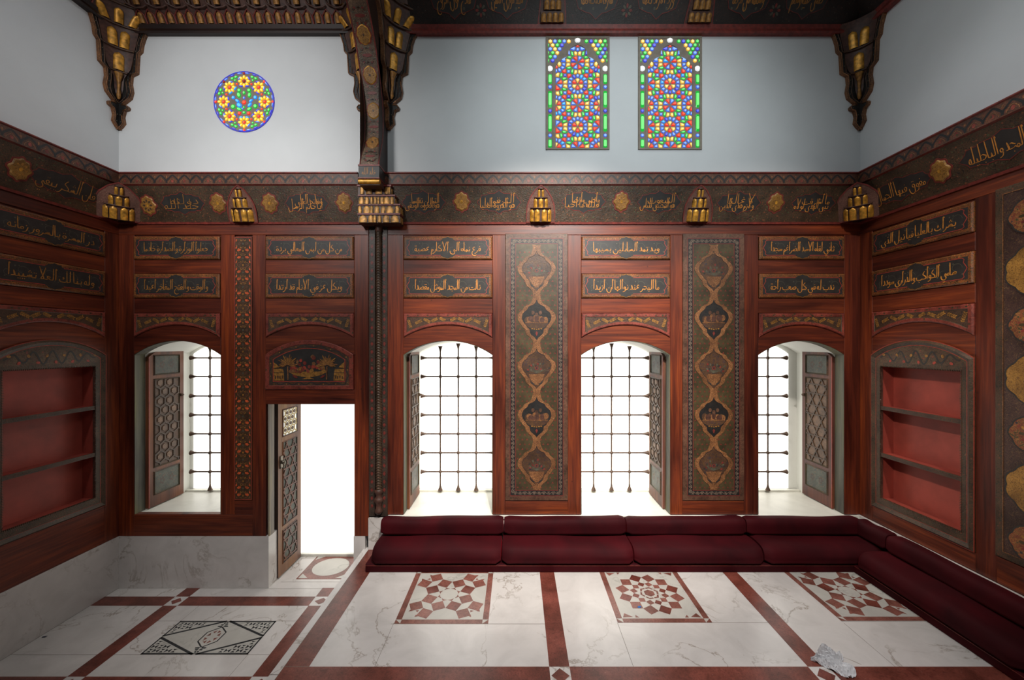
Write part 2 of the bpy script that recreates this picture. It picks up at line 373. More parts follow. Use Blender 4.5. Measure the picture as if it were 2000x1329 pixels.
def glyph(c, rj, lj):
    """strokes, advance, dot place (x, z above, z below); pen enters at (0,0) on the right, leaves at (-advance,0)"""
    g = SHAPE[c]; J = [(0, 0)] if rj else []
    if g == 'alif': return ([J+[(-.9, .1), (-1.2, 1.5), (-1.3, TALL)]] if rj else [[(.1, TALL-1), (-.7, TALL), (-.8, 5), (-1.0, 0)]]), 1.8, (-1, 12, -2)
    if g in ('ba', 'nun', 'ya') and lj: return [(J or [(-.5, 2.6)])+[(-.9, .1)]+([(-1.2, 2.2)] if rj else [])+[(-1.6, .05), (-2.8, 0)]], 2.8, (-1.1, 4.0, -1.9)
    if g == 'ba': return [(J or [(0, 2.4)])+[(-.5, .3), (-2, -.4), (-5, -.4), (-6.4, .4), (-6.7, 2.2)]], 7.1, (-3.4, 1.8, -2.2)
    if g == 'nun': return [(J+[(-.4, .8)] if rj else [(-.1, 2.2)])+bowl(-.5)], 5.6, (-2.8, 1.4, -4.6)
    if g == 'ya': return [(J or [(-.3, 2.6)])+[(-1.3, 1.6), (-2.0, .4), (-1.0, -.9), (-.9, -2.2), (-2.4, -3.3), (-4.8, -2.8), (-5.8, -1.0), (-5.7, .2)]], 6.2, (-2.8, 3.8, -5.0)
    if g == 'jim':
        head = [(-4.0, 2.6), (-3.0, 3.1), (-1.2, 2.2), (-.3, 1.9)]
        if lj: return [head, J+[(-.6, .9) if rj else (-.5, 1.8), (-1.8, .3), (-4.2, 0)]], 4.2, (-2, 5, -1.8)
        return [head, (J+[(-.5, 1.8)] if rj else [])+belly(-.9)], 4.2, (-2.2, 5, -1.8)
    if g == 'dal': return [J+[(-.9, .3), (-1.3, 1.6), (-1.6, 4.2)], [(-1.6, 4.2), (-.8, 1.4), (-1.0, .3), (-3.2, 0)]] if rj else [[(-1.0, 4.2), (-.3, 1.6), (-.5, .3), (-2.8, 0)]], 3.6, (-1.6, 6, -2)
    if g == 'ra': return [(J or [(-.2, 2.2)])+[(-.7, .4), (-1.2, -1.0), (-2.4, -2.2), (-3.8, -2.6)]], 2.8, (-1.2, 3.4, -4)
    if g == 'waw': return [circ(-1.2, 1.3, 1.0, -30, 330), J+[(-.4, .2), (-.5, -.6), (-1.4, -1.9), (-3.4, -2.5)]], 3.2, (-1.2, 5, -4)
    if g == 'sin':
        t = (J or [(0, 2.2)])+[(-.6, .2), (-1.0, 1.9), (-1.4, .2), (-2.0, 1.9), (-2.4, .2)]
        return ([t+[(-3.2, 1.4), (-3.5, .1), (-4.8, 0)]], 4.8, (-1.8, 4.2, -2)) if lj else ([t+bowl(-3.0)], 8.1, (-1.8, 4.2, -2))
    if g == 'sad':
        o = J+[(-.6, .3), (-4.2, .2), (-2.8, 2.0), (-1.1, 2.5), (-.4, 1.3), (-1.0, .3)]
        return ([o, [(-4.2, .2), (-4.6, 1.6), (-5.0, .1), (-6.0, 0)]], 6.0, (-2.4, 4.6, -2)) if lj else ([o, [(-4.2, .2), (-4.5, 1.4)]+bowl(-4.8)], 9.8, (-2.4, 4.6, -2))
    if g == 'ta': return [J+[(-.6, .3), (-4.0, .2), (-2.8, 2.0), (-1.1, 2.5), (-.4, 1.3), (-1.0, .3)], [(-3.7, 9), (-3.9, .3)], [(-3.9, .2), (-5.0, 0)]], 5.0, (-1.6, 4.8, -2)
    if g == 'ayn':
        if rj: h = [(0, 0), (-1.0, .3), (-2.8, 2.2), (-1.8, 2.7), (-.6, 2.2), (-1.8, .8)]
        else: h = [(-.5, 4.0), (-1.6, 4.2), (-2.6, 3.2), (-2.4, 2.0), (-.9, 1.6)]
        if lj: return [h+([(-3.4, 0)] if rj else []), [] if rj else [(-.9, 1.6), (-2.6, .9), (-4.0, 0)]], 3.4 if rj else 4.0, (-1.6, 6, -2)
        return [h, belly(-1.2 if rj else -.8)], 4.0, (-1.6, 6, -2)
    if g in ('fa', 'qaf'):
        L = circ(-1.3, 1.9, 1.0, -60, 300)
        if lj: return [L, (J or [(-.4, 1.2)])+[(-.9, .2), (-3.0, 0)]], 3.0, (-1.3, 4.8, -2)
        if g == 'fa': return [L, (J or [(-.4, 1.2)])+[(-.8, 0), (-2.4, -.4), (-5.4, -.4), (-6.8, .4), (-7.0, 1.9)]], 7.4, (-1.3, 4.8, -2)
        return [L, (J or [(-.4, 1.2)])+bowl(-.6)], 5.8, (-1.3, 4.8, -2)
    if g == 'kaf':
        if lj: return [[(-1.6, 6.6), (-2.8, 5.8), (-4.0, 4.0)], [(-4.0, 4.0), (-2.2, 2.9), (-.6, 1.5), (-.7, .4)]+[(-1.6, .1), (-4.6, 0)], J and [(0, 0), (-1, .1)]], 4.6, (-2, 9, -2)
        return [J+[(-.6, TALL)] if not rj else [(0, 0), (-.9, .4), (-1.0, TALL)], [(-.9, .6), (-2.4, -.3), (-5.2, -.3), (-6.4, .6), (-6.6, 2.0)], [(-3.0, 4.2), (-4.0, 3.4), (-3.0, 2.8), (-4.2, 2.0)]], 7.0, (-2, 9, -2)
    if g == 'lam':
        st = [(-.6, TALL), (-.8, 4), (-1.0, .6)]
        if lj: return [st+[(-1.5, .1), (-2.4, 0)], J and [(0, 0), (-1.1, .1)]], 2.4, (-1, 12, -2)
        return [st+bowl(-1.0), J and [(0, 0), (-1.0, .1)]], 6.0, (-1, 12, -2)
    if g == 'mim':
        L = circ(-1.1, .9 if not rj else .5, .9, 0, 360)
        if lj: return [L, (J or [(-.9, 0)])+[(-1.2, .05), (-2.6, 0)]], 2.6, (-1, 5, -2)
        return [L, J and [(0, 0), (-.6, .1)], [(-1.8, .4), (-2.2, -.8), (-2.3, -4.2)]], 3.0, (-1, 5, -2)
    if g == 'ha':
        if lj and rj: return [[(0, 0), (-1.2, .2), (-2.0, 2.0), (-.9, 2.6), (-.8, 1.2), (-1.6, .2), (-2.0, -1.4), (-1.0, -1.6), (-1.2, -.2), (-3.0, 0)]], 3.0, (-1.4, 4.8, -2)
        if lj: return [circ(-1.8, 1.7, 1.7, 20, 380), [(-1.0, 3.0), (-1.6, 1.6), (-1.2, .3), (-2.6, .2), (-3.8, 0)]], 3.8, (-1.4, 5.4, -2)
        if rj: return [[(0, 0), (-.9, .3), (-1.1, 3.2), (-2.4, 2.2), (-2.6, .8), (-1.6, .1), (-.9, .8)]], 2.9, (-1.6, 5.4, -2)
        return [circ(-1.4, 1.3, 1.2, 80, 440)], 3.0, (-1.5, 4.6, -2)
    if g == 'hamza': return [[(-.4, 2.6), (-1.2, 2.9), (-1.5, 2.0), (-.4, 1.4), (-1.8, .9)]], 2.2, (-1, 5, -2)
def write(text):
    """all strokes of a line of script, right to left; returns strokes, dots, width"""
    S, D, x = [], [], 0.0
    for word in text.split():
        chars = list(word); i = 0; rj = False
        while i < len(chars):
            c = chars[i]; nxt = chars[i+1] if i+1 < len(chars) else None
            if c == 'ل' and nxt in ('ا', 'أ', 'إ'):
                S.append([(x+a, z) for a, z in [(-.3, TALL), (-2.2, 3.4), (-3.6, .8), (-3.2, .1), (-2.0, .3), (-1.8, 1.2)]])
                S.append([(x+a, z) for a, z in [(-4.6, TALL+.4), (-3.2, 5.2), (-1.6, .9)]])
                if rj: S.append([(x, 0), (x-2.2, .2)])
                x -= 5.0; i += 2; rj = False; continue
            if c not in SHAPE: i += 1; continue
            lj = c not in NOLEFT and nxt is not None and nxt in SHAPE and SHAPE[nxt] != 'hamza'
            st, adv, (dx, du, db) = glyph(c, rj, lj)
            for q in st:
                if q: S.append([(x+a, z) for a, z in q])
            if c in DOTS:
                n, sgn = DOTS[c]; zz = du if sgn > 0 else db
                for k in range(n): D.append((x+dx+((k-(n-1)/2)*1.3 if n < 3 else (-.8, .8, 0)[k]), zz+(1.1 if n == 3 and k == 2 else 0)))
            x -= adv; rj = lj; i += 1
        x -= 1.3
    return S, D, -x-1.3
def lettering(mb, text, cx, cz, w, alif_h, y, m, pen=.012, lift=0.0):
    S, D, W = write(text); sx = w/W; sz = alif_h/TALL
    T = lambda p: (cx+w/2+p[0]*sx, cz-alif_h*.36+p[1]*sz+lift*(-p[0]*sx/w))
    for q in S:
        q = [T(p) for p in q]
        mb.ribbon(smooth(q, 3), pen, y, m, nib=.7, th=.0015)
    for p in D:
        X, Z = T(p); r = pen*.62
        mb.prism([(X-r, Z), (X, Z-r), (X+r, Z), (X, Z+r)], y, None, m)
# ================================================================== ROOM SHELL
ZB = .795                                    # window sill / top of the raised dado
LOW, STEP, XE = 0.0, .42, -1.664             # lower floor, raised floor, edge of the step
Z_R0, Z_R1 = bZ(459), bZ(437)                # top rail
R1 = (bZ(508), bZ(462)); R2 = (bZ(583), bZ(535)); SP = (bZ(660), bZ(612)); SPA = bZ(636)
ARS, ARA = bZ(693), bZ(665.5)                # spring and apex of the openings
ZD = bZ(1048)                                # top of the low dado
BAY = {k: (bX(a), bX(c)) for k, (a, c) in dict(A=(262, 431), B=(519, 692), C=(788, 962), D=(1135, 1309), E=(1481, 1649)).items()}
YD = .72                                     # depth of the window recesses
Y0 = -.74                                    # the room runs on behind the camera to here

# --- back wall: plaster above, boards below
mb = MB(); mb.box(XL-.9, XR+.9, .0, .12, 4.2, 6.76, 'plaster')
wall_back = put(mb.build('wall_back', kind='structure', label='white plaster back wall above dark red wood panelling', cat='wall'), 'back', 0, 0, 0)
def board(parent, x0, x1, z0, z1, grain, name, yf=0.0, yb=.05, m=None):
    mb = MB(); cx, cz = (x0+x1)/2, (z0+z1)/2
    mb.cbox(x0-cx, x1-cx, z0-cz, z1-cz, yf, yb, .0035, m or ('wood_upright' if grain == 'v' else 'wood_cross'))
    o = mb.build(name, parent); o.location = (cx, 0, cz); return o
def arched_rail(parent, x0, x1, closed_under=False):
    up = arc(x0, x1, SP[0], SPA, 24); lo = arc(x0, x1, ARS, ARA, 24); mb = MB(); n = len(up)
    V = [(x, 0, z) for x, z in up]+[(x, 0, z) for x, z in lo]+[(x, .05, z) for x, z in up]+[(x, .05, z) for x, z in lo]
    F = []
    for i in range(n-1):
        F += [(n+i, n+i+1, i+1, i), (i, i+1, 2*n+i+1, 2*n+i), (n+i+1, n+i, 3*n+i, 3*n+i+1)]
    mb.add(V, F, 'wood_cross'); return mb.build('arched_rail', parent)
def bay_boards(parent, x0, x1):
    board(parent, x0, x1, R1[0], Z_R0, 'h', 'rail', .012)      # backing behind the first inscription
    board(parent, x0, x1, R2[1], R1[0], 'h', 'rail')
    board(parent, x0, x1, R2[0], R2[1], 'h', 'rail', .012)
    board(parent, x0, x1, SP[1], R2[0], 'h', 'rail')
    board(parent, x0, x1, SPA-.02, SP[1], 'h', 'rail', .012)
    arched_rail(parent, x0, x1)
# top rail in two lengths, bottom rails
board(wall_back, XL-.04, bX(720), Z_R0, Z_R1, 'h', 'top_rail'); board(wall_back, bX(757), XR+.04, Z_R0, Z_R1, 'h', 'top_rail')
for k in BAY: bay_boards(wall_back, *BAY[k])
for a, c, z in ((232, 262, ZD), (431, 458, bZ(1006)), (493, 519, ZD), (692, 720, ZD), (757, 788, ZB), (962, 987, ZB), (1109, 1135, ZB), (1309, 1333, ZB), (1453, 1481, ZB), (1649, 1680, ZB)):
    board(wall_back, bX(a), bX(c), z, Z_R0, 'v', 'stile')
board(wall_back, bX(262), bX(493), ZD, bZ(1006), 'h', 'bottom_rail')
board(wall_back, bX(458), bX(493), bZ(1006), bZ(978), 'h', 'bottom_rail')
board(wall_back, bX(987), bX(1109), ZB, bZ(978), 'h', 'bottom_rail'); board(wall_back, bX(1333), bX(1453), ZB, bZ(978), 'h', 'bottom_rail')
board(wall_back, BAY['B'][0], BAY['B'][1], bZ(790), bZ(762), 'h', 'lintel_rail')
for a, c in ((458, 493), (987, 1109), (1333, 1453)):            # backing of the tall panels
    board(wall_back, bX(a), bX(c), bZ(978), Z_R0, 'v', 'backing_board', .02)
board(wall_back, BAY['B'][0], BAY['B'][1], bZ(762), ARA+.02, 'h', 'backing_board', .06, .09)
board(wall_back, bX(720), bX(757), STEP, Z_R1, 'v', 'backing_board', .02, .06, 'dark_wood')
mb = MB(); mb.box(XL, bX(525), -.004, .3, LOW, ZD, 'white_marble'); mb.box(bX(691), XE+.02, -.004, .3, LOW, ZD, 'white_marble')
mb.build('marble_dado', wall_back)
mb = MB(); mb.box(-1.605, XR, -.012, .06, STEP, ZB-.032, 'white_marble'); mb.box(-1.39, XR, -.03, .0, ZB-.03, ZB-.003, 'sill_marble'); mb.build('marble_dado', wall_back)

# --- side walls
def side_wall(name, side):
    mb = MB(); L = YB-Y0
    x0, x1 = (-L, 0) if side == 'left' else (0, L)
    mb.box(x0, x1, .0, .12, 4.2, 6.76, 'plaster')
    w = put(mb.build(name, kind='structure', label='white plaster %s wall above dark red wood panelling' % side, cat='wall'), side, 0, 0, 0)
    s = -1 if side == 'left' else 1
    def bd(u0, u1, *a, **k): return board(w, min(s*u0, s*u1), max(s*u0, s*u1), *a, **k)
    zb = ZD if side == 'left' else ZB
    bd(-.04, L, Z_R0, Z_R1, 'h', 'top_rail')
    bd(-.04, .148, zb, Z_R0, 'v', 'stile'); bd(1.092, 1.235, zb, Z_R0, 'v', 'stile')
    a, c = sorted((s*.148, s*1.092)); bay_boards(w, a, c)
    bd(.148, 1.092, zb, .95, 'h', 'bottom_rail')
    if side == 'right':
        bd(1.235, 1.915, zb, 1.005, 'h', 'bottom_rail'); bd(1.235, 1.915, 1.005, Z_R0, 'v', 'backing_board', yf=.02)
        bd(1.915, 2.08, zb, Z_R0, 'v', 'stile'); bd(2.08, L, zb, Z_R0, 'v', 'backing_board')
    else: bd(1.235, L, zb, Z_R0, 'v', 'backing_board')
    mb = MB(); mb.box(x0, x1, -.004, .05, LOW if side == 'left' else STEP, zb, 'white_marble')
    if side == 'right': mb.box(x0, x1, -.035, .05, zb-.03, zb, 'white_marble')
    mb.build('marble_dado', w)
    return w
wall_left = side_wall('wall_left', 'left'); wall_right = side_wall('wall_right', 'right')

# --- ceiling: coffered dark boards (never in the frame, closes the room)
mb = MB()
for i in range(14):
    x0 = XL-.1+i*.59; mb.box(x0, x0+.575, Y0, YB+.1, 6.74, 6.8, 'dark_wood')
mb.build('ceiling', kind='structure', label='dark boarded wooden ceiling above the room', cat='ceiling')

# ================================================================== FLOORS
def flat(mb, poly, z, m):
    mb.add([(x, y, z) for x, y in poly], [tuple(range(len(poly)))], m)
def sq(x0, x1, y0, y1): return [(x0, y0), (x1, y0), (x1, y1), (x0, y1)]
mb = MB(); mb.box(XL-.05, XE+.06, Y0, YB+.9, -.08, 0, 'white_marble')
floor = mb.build('floor', kind='structure', label='lower marble floor with red stone bands by the doorway', cat='floor')
E1 = .0008
mb = MB()
bands_y = [(4.053, 4.20), (3.04, 3.19), (1.9, 2.05), (.7, .85)]
LX = (-3.575, -3.43); RX = (-2.104, -1.92)
ys = [Y0]+[q for b in reversed(bands_y) for q in b]+[YB]
for x0, x1 in (LX, RX):
    for i in range(0, len(ys), 2): flat(mb, sq(x0, x1, ys[i], ys[i+1]), E1, 'red_stone')
xs = [XL+.004, LX[0], LX[1], RX[0], RX[1], XE+.05]
for y0, y1 in bands_y:
    for i in (0, 2, 4): flat(mb, sq(xs[i], xs[i+1], y0, y1), E1, 'red_stone')
    for x0, x1 in (LX, RX):
        cx, cy, a, c = (x0+x1)/2, (y0+y1)/2, (x1-x0)*.36, (y1-y0)*.36
        flat(mb, [(cx-a, cy), (cx, cy-c), (cx+a, cy), (cx, cy+c)], E1, 'red_stone')
mb.build('red_stone_band', floor)
mb = MB()
def joint(mb, x0, x1, y0, y1, z): flat(mb, sq(x0-.0015, x1+.0015, y0-.002, y1+.002), z, 'joint')
for a in ((XL, XE, 3.415, 3.415), (-3.43, -2.1, 3.83, 3.83), (XL+.006, XL+.006, Y0, YB), (-2.29, -2.29, 3.19, 3.42), (-3.21, -3.21, 3.83, 4.05), (XL, XE, YB-.012, YB-.012), (-2.62, -1.67, 4.46, 4.46)): joint(mb, *a, .0004)
mb.build('joint_line', floor)
# black star mosaic
mb = MB(); X0, X1, Ya, Yb = -3.21, -2.293, 3.418, 3.828; cx, cy = (X0+X1)/2, (Ya+Yb)/2
flat(mb, sq(X0, X1, Ya, Yb), .0008, 'cream_marble')
def strip(mb, p, q, w, z, m):
    dx, dy = q[0]-p[0], q[1]-p[1]; l = math.hypot(dx, dy); nx, ny = -dy/l*w/2, dx/l*w/2
    flat(mb, [(p[0]+nx, p[1]+ny), (p[0]-nx, p[1]-ny), (q[0]-nx, q[1]-ny), (q[0]+nx, q[1]+ny)], z, m)
for i, (sx, sy) in enumerate(((-1, -1), (1, -1), (1, 1), (-1, 1))):
    c = (cx+sx*(X1-X0)/2, cy+sy*(Yb-Ya)/2); p = (cx+sx*.012, c[1]); q = (c[0], cy+sy*.008)
    w = .014
    strip(mb, (c[0], c[1]-sy*w/2), (p[0], c[1]-sy*w/2), w, .0014, 'black_stone'); strip(mb, (c[0]-sx*w/2, c[1]), (c[0]-sx*w/2, q[1]), w, .0014, 'black_stone')
    strip(mb, p, q, .02, .0014, 'black_stone')
    # chequer of small black triangles around pale four-pointed stars
    st, su = .052, .046
    for a in range(9):
        for b in range(5):
            u, v = .02+(a+.5)*st, .018+(b+.5)*su
            if (u+st*.4)/((X1-X0)/2)+(v+su*.4)/((Yb-Ya)/2) > .93: continue
            ox, oy = c[0]-sx*u, c[1]-sy*v; h, g = st*.46, su*.46
            if (a+b) % 2:
                flat(mb, [(ox-h, oy-g), (ox, oy), (ox-h, oy+g)], .0014, 'black_stone'); flat(mb, [(ox+h, oy+g), (ox, oy), (ox+h, oy-g)], .0014, 'black_stone')
            else:
                flat(mb, [(ox-h*.8, oy-g*.9), (ox+h*.8, oy-g*.9), (ox, oy-g*.1)], .0014, 'black_stone'); flat(mb, [(ox+h*.8, oy+g*.9), (ox-h*.8, oy+g*.9), (ox, oy+g*.1)], .0014, 'black_stone')
hx = [(cx+dx*.085*(1.0 if abs(dy) < .9 else .6), cy+dy*.125) for dx, dy in ((0, -1), (1, -.45), (1, .45), (0, 1), (-1, .45), (-1, -.45))]
for i in range(6): strip(mb, hx[i], hx[(i+1) % 6], .011, .0014, 'black_stone')
for i in range(8):
    t = pi*i/4+pi/8; r = .05
    flat(mb, [(cx+r*.62*cos(t), cy+r*.95*sin(t)), (cx+r*1.2*cos(t-.3), cy+r*1.6*sin(t-.3)), (cx+r*1.2*cos(t+.3), cy+r*1.6*sin(t+.3))], .0014, 'red_stone_pale')
for sy in (-1, 1):
    for j, (u, w) in enumerate(((.135, .05), (.155, .034), (.178, .02), (.196, .008))):
        for sx in (-1, 1):
            if j % 2 == 0 or True:
                flat(mb, [(cx+sx*w*.15, cy+sy*(u-.012)), (cx+sx*w, cy+sy*(u-.008)), (cx+sx*w*.9, cy+sy*(u+.006)), (cx+sx*w*.2, cy+sy*(u+.006))][::(1 if sx*sy > 0 else -1)], .0014, 'black_stone')
mb.build('star_mosaic', floor)
# threshold slab: red with a pale disc
mb = MB(); X0, X1, Ya, Yb = -2.485, -1.93, 4.51, 5.02; cx, cy = (X0+X1)/2, (Ya+Yb)/2
flat(mb, sq(X0, X1, Ya, Yb), .0008, 'red_stone_pale')
flat(mb, [(cx+.205*cos(2*pi*i/36), cy+.19*sin(2*pi*i/36)) for i in range(36)], .0014, 'cream_marble')
for sx in (-1, 1):
    for sy in (-1, 1): flat(mb, [(cx+sx*.262, cy+sy*.24), (cx+sx*.155, cy+sy*.236), (cx+sx*.256, cy+sy*.145)][::sx*sy], .0014, 'cream_marble')
mb.build('threshold_mosaic', floor)

# raised floor
mb = MB(); mb.box(XE, XR+.05, Y0, YB+.05, .001, STEP, 'white_marble')
fl2 = mb.build('floor', kind='structure', label='raised white marble floor with red bands and square mosaics', cat='floor')
mb = MB(); Z1 = STEP+E1
VX = [(-1.605, -1.432), (.225, .365), (2.01, 2.15), (3.80, 3.9)]; HY = [(2.617, 2.767), (1.2, 1.35), (-.2, -.05)]
ys = [Y0]+[q for b in reversed(HY) for q in b]+[YB]
for k, (x0, x1) in enumerate(VX[:3]):
    if k == 0: flat(mb, sq(x0, x1, Y0, YB), Z1, 'red_stone'); continue
    for i in range(0, len(ys), 2): flat(mb, sq(x0, x1, ys[i], ys[i+1]), Z1, 'red_stone')
for y0, y1 in HY:
    for i in range(3): flat(mb, sq(VX[i][1], min(VX[i+1][0], XR), y0, y1), Z1, 'red_stone')
    for k in (1, 2):
        x0, x1 = VX[k]; cx, cy = (x0+x1)/2, (y0+y1)/2; a = (x1-x0)*.44
        flat(mb, [(cx-a, cy), (cx, cy-a), (cx+a, cy), (cx, cy+a)], Z1, 'red_stone')
mb.build('red_stone_band', fl2)
mb = MB(); ZJ = STEP+.0004
for x0 in (-.98, .806, 2.612): joint(mb, x0, x0, 2.767, 3.2, ZJ)
joint(mb, -1.0, .225, 3.19, 3.19, ZJ); joint(mb, .81, 2.01, 3.205, 3.205, ZJ); joint(mb, 2.61, XR, 3.22, 3.22, ZJ)
joint(mb, -1.66, -1.605, 2.70, 2.70, ZJ+.0006); joint(mb, -1.604, -1.604, Y0, YB, ZJ+.0006); joint(mb, -1.605, -1.432, 2.767, 2.767, ZJ+.0006)
mb.build('joint_line', fl2)
def mosaic(cx, cy, H, kind):
    mb = MB(); z1, z2, z3 = STEP+.0008, STEP+.0013, STEP+.0018; bw = .048
    flat(mb, sq(cx-H, cx+H, cy-H, cy+H), z1, 'red_stone_pale'); g = H-bw
    flat(mb, sq(cx-g, cx+g, cy-g, cy+g), z2, 'cream_marble')
    for sx in (-1, 1):
        for sy in (-1, 1):
            flat(mb, sq(*sorted((cx+sx*g, cx+sx*H)), *sorted((cy+sy*g, cy+sy*H))), z2, 'cream_marble')
            flat(mb, [(cx+sx*H, cy+sy*g), (cx+sx*H, cy+sy*H), (cx+sx*g, cy+sy*H)][::sx*sy], z3, 'red_stone_pale')
    P = lambda r, t: (cx+g*r*cos(t), cy+g*r*sin(t))
    def sqring(R, n, m, ph=0.0):
        hd = R*sin(pi/n); rc = R*cos(pi/n)
        for i in range(n):
            t = ph+2*pi*(i+.5)/n
            flat(mb, [P(R, t-pi/n), P(rc+hd, t), P(R, t+pi/n), P(rc-hd, t)][::-1], z3, m if i % 3 else 'red_stone')
    if kind == 8:
        R = .57; sqring(R, 8, 'red_stone_pale')
        for q in range(4):
            for e in (-1, 1):
                d = pi/4+q*pi/2
                A = Vector(P(R*cos(pi/8)+R*sin(pi/8), d-e*pi/8)); F = Vector(P(1.415*R, d)); n = (F-A); o = Vector((n.y, -n.x))*(1 if e > 0 else -1)
                mid = Vector((cx, cy)); o = o if (A+o-mid).length > (A-o-mid).length else -o
                pts = [A, A+o, F+o, F]; 
                ar = sum(pts[i].x*pts[(i+1) % 4].y-pts[(i+1) % 4].x*pts[i].y for i in range(4))
                flat(mb, [tuple(p) for p in (pts if ar > 0 else pts[::-1])], z3, 'red_stone_pale')
            c = Vector(P(1.30, pi/4+q*pi/2))
            for a in (0, 1, 2):
                t = pi/4+q*pi/2+(-.13, 0, .13)[a]; r = (1.10, .98, 1.10)[a]
                p = P(r, t); s_ = .035*g
                flat(mb, [(p[0]+s_*1.6*cos(t+u), p[1]+s_*1.6*sin(t+u)) for u in (a, a+2.2, a+4.0)], z3+.0004, 'red_stone_pale')
        r0 = .235
        flat(mb, [P(r0, 2*pi*i/32) for i in range(32)], z3, 'cream_marble')
        ri = R*(cos(pi/8)-sin(pi/8))
        for i in range(8):
            t = 2*pi*(i+.5)/8
            flat(mb, [P(r0*1.03, t-.36), P(ri, t), P(r0*1.03, t+.36), P(r0*1.04, t)][::-1], z3, 'red_stone_pale')
            for k in range(2):
                tt = t+(-1, 1)[k]*pi/8
    else:
        sqring(.73, 12, 'red_stone_pale'); sqring(.42, 12, 'red_stone_pale'); 
        for i in range(12):
            t = 2*pi*(i+.5)/12
            if i % 2 == 0: flat(mb, [P(.19, t-.42), P(.235, t-.5), P(.27, t), P(.235, t+.5), P(.19, t+.42), P(.215, t)][::-1], z3, 'red_stone_pale')
        flat(mb, [P(.15, pi/6+2*pi*i/6) for i in range(6)], z3, 'red_stone_pale')
        for sx in (-1, 1):
            for sy in (-1, 1):
                c = (cx+sx*g*.97, cy+sy*g*.97); s_ = g*.2
                flat(mb, [c, (c[0]-sx*s_*1.3, c[1]-sy*s_*.1), (c[0]-sx*s_*.35, c[1]-sy*s_*.8)][::sx*sy], z3, 'red_stone_pale')
                c = (cx+sx*g*.66, cy+sy*g*.97)
                flat(mb, [c, (c[0]-sx*s_*.5, c[1]), (c[0]-sx*s_*.1, c[1]-sy*s_*.5)][::sx*sy], z3, 'red_stone_pale')
    return mb.build('square_mosaic', fl2)
mosaic(-.601, 3.566, .375, 8); mosaic(1.186, 3.582, .378, 12); mosaic(2.985, 3.60, .375, 8)
# ================================================================== WINDOWS, DOOR, GRILLES, SHUTTERS
def window(n, key, lx0, lx1, name_label):
    x0, x1 = BAY[key]; mb = MB(); a = arc(x0, x1, ARS, ARA, 24); yb = YD+.02; yf = .05
    mb.add([(x0, yf, ZB), (x0, yb, ZB), (x0, yb, ARS), (x0, yf, ARS)], [(0, 1, 2, 3)], 'reveal_white')
    mb.add([(x1, yf, ZB), (x1, yb, ZB), (x1, yb, ARS), (x1, yf, ARS)], [(3, 2, 1, 0)], 'reveal_white')
    k = len(a); mb.add([(x, yf, z) for x, z in a]+[(x, yb, z) for x, z in a], [(i, i+1, k+i+1, k+i) for i in range(k-1)], 'reveal_white')
    mb.prism([(x0, ZB), (x1, ZB)]+a[::-1], yb-.002, None, 'reveal_white')
    w = put(mb.build('window_%d' % n, kind='structure', label=name_label, cat='window'), 'back', 0, 0, 0)
    mb = MB(); fr = [(x0, ZB+.003)]+a+[(x1, ZB+.003)]; q = [(x0+.006, ZB+.003)]+[(x*.994+(x0+x1)/2*.006, z-.006) for x, z in a]+[(x1-.006, ZB+.003)]
    k = len(fr); V = [(x, .004, z) for x, z in q]+[(x, .125, z) for x, z in q]+[(x, .125, z) for x, z in fr]+[(x, .004, z) for x, z in fr]
    mb.add(V, [(i, i+1, k+i+1, k+i) for i in range(k-1)]+[(k+i, k+i+1, 2*k+i+1, 2*k+i) for i in range(k-1)]+[(3*k+i, 3*k+i+1, i+1, i) for i in range(k-1)], 'jamb_paint')
    mb.build('window_frame', w)
    mb = MB(); mb.box(x0-.0, x1+.0, -.02 if key != 'A' else .05, YD, ZB-.05, ZB, 'sill_marble'); mb.box(x0, x1, YD-.05, YD, ZB, ZB+.02, 'sill_marble')
    if key == 'A': mb.box(x0, x1, .006, .065, ZB-.06, ZB+.003, 'shutter_wood')
    mb.build('window_sill', w)
    mb = MB(); b = arc(lx0, lx1, ARS-.01, ARA-.02, 20)
    mb.prism([(lx0, ZB+.03), (lx1, ZB+.03)]+b[::-1], YD-.008, YD+.01, 'lightbox'); mb.build('light_panel', w)
    return w
window(1, 'A', -4.08, BAY['A'][1], 'arched window with open hexagon shutter beside the tall shelf wall')
window(2, 'C', BAY['C'][0]+.01, BAY['C'][1]-.005, 'arched bright window above the first sofa cushion beside the spiral column')
window(3, 'D', BAY['D'][0]+.005, BAY['D'][1]+.0, 'arched bright window between the two tall painted panels')
window(4, 'E', BAY['E'][0], 3.43, 'arched window beside the corner with open star shutter and white back wall')

GZ = [CAM_Z-(p-672)*5.0/F_PX for p in (699.5, 736, 774, 811, 848, 885, 922)]
def grille(cx, ext_l, ext_r, label):
    root = put(empty('window_grille', label, 'grille', 'iron window grilles'), 'back', cx, .65, ZB)
    def bar(pts, balls, flares, name):
        mb = MB(); mb.tube(pts, .0085, 'iron', 8)
        for c in balls: mb.sphere(c, .021, 'iron', 8, 6)
        for p, d in flares:
            p = Vector(p); d = Vector(d); mb.tube([p+d*.075, p+d*.05, p+d*.015, p], .01, 'iron', 10, radii=[.009, .012, .024, .030])
        mb.build(name, root)
    vx = (-.2235, 0, .2235)
    for x in vx:
        top = ARS+(ARA-ARS)*(1-(abs(x)/.48)**2)-.03-ZB
        bar([(x, 0, .035), (x, 0, top)], [(x, 0, z-ZB) for z in GZ], [((x, 0, .028), (0, 0, 1)), ((x, 0, top), (0, 0, -1))], 'upright_bar')
    for z in GZ:
        bar([(-ext_l, .004, z-ZB), (ext_r, .004, z-ZB)], [], [((-ext_l, .004, z-ZB), (1, 0, 0)), ((ext_r, .004, z-ZB), (-1, 0, 0))], 'cross_bar')
grille(-3.60, .468, .39, 'iron bar grille in the window beside the hexagon shutter and tall shelves')
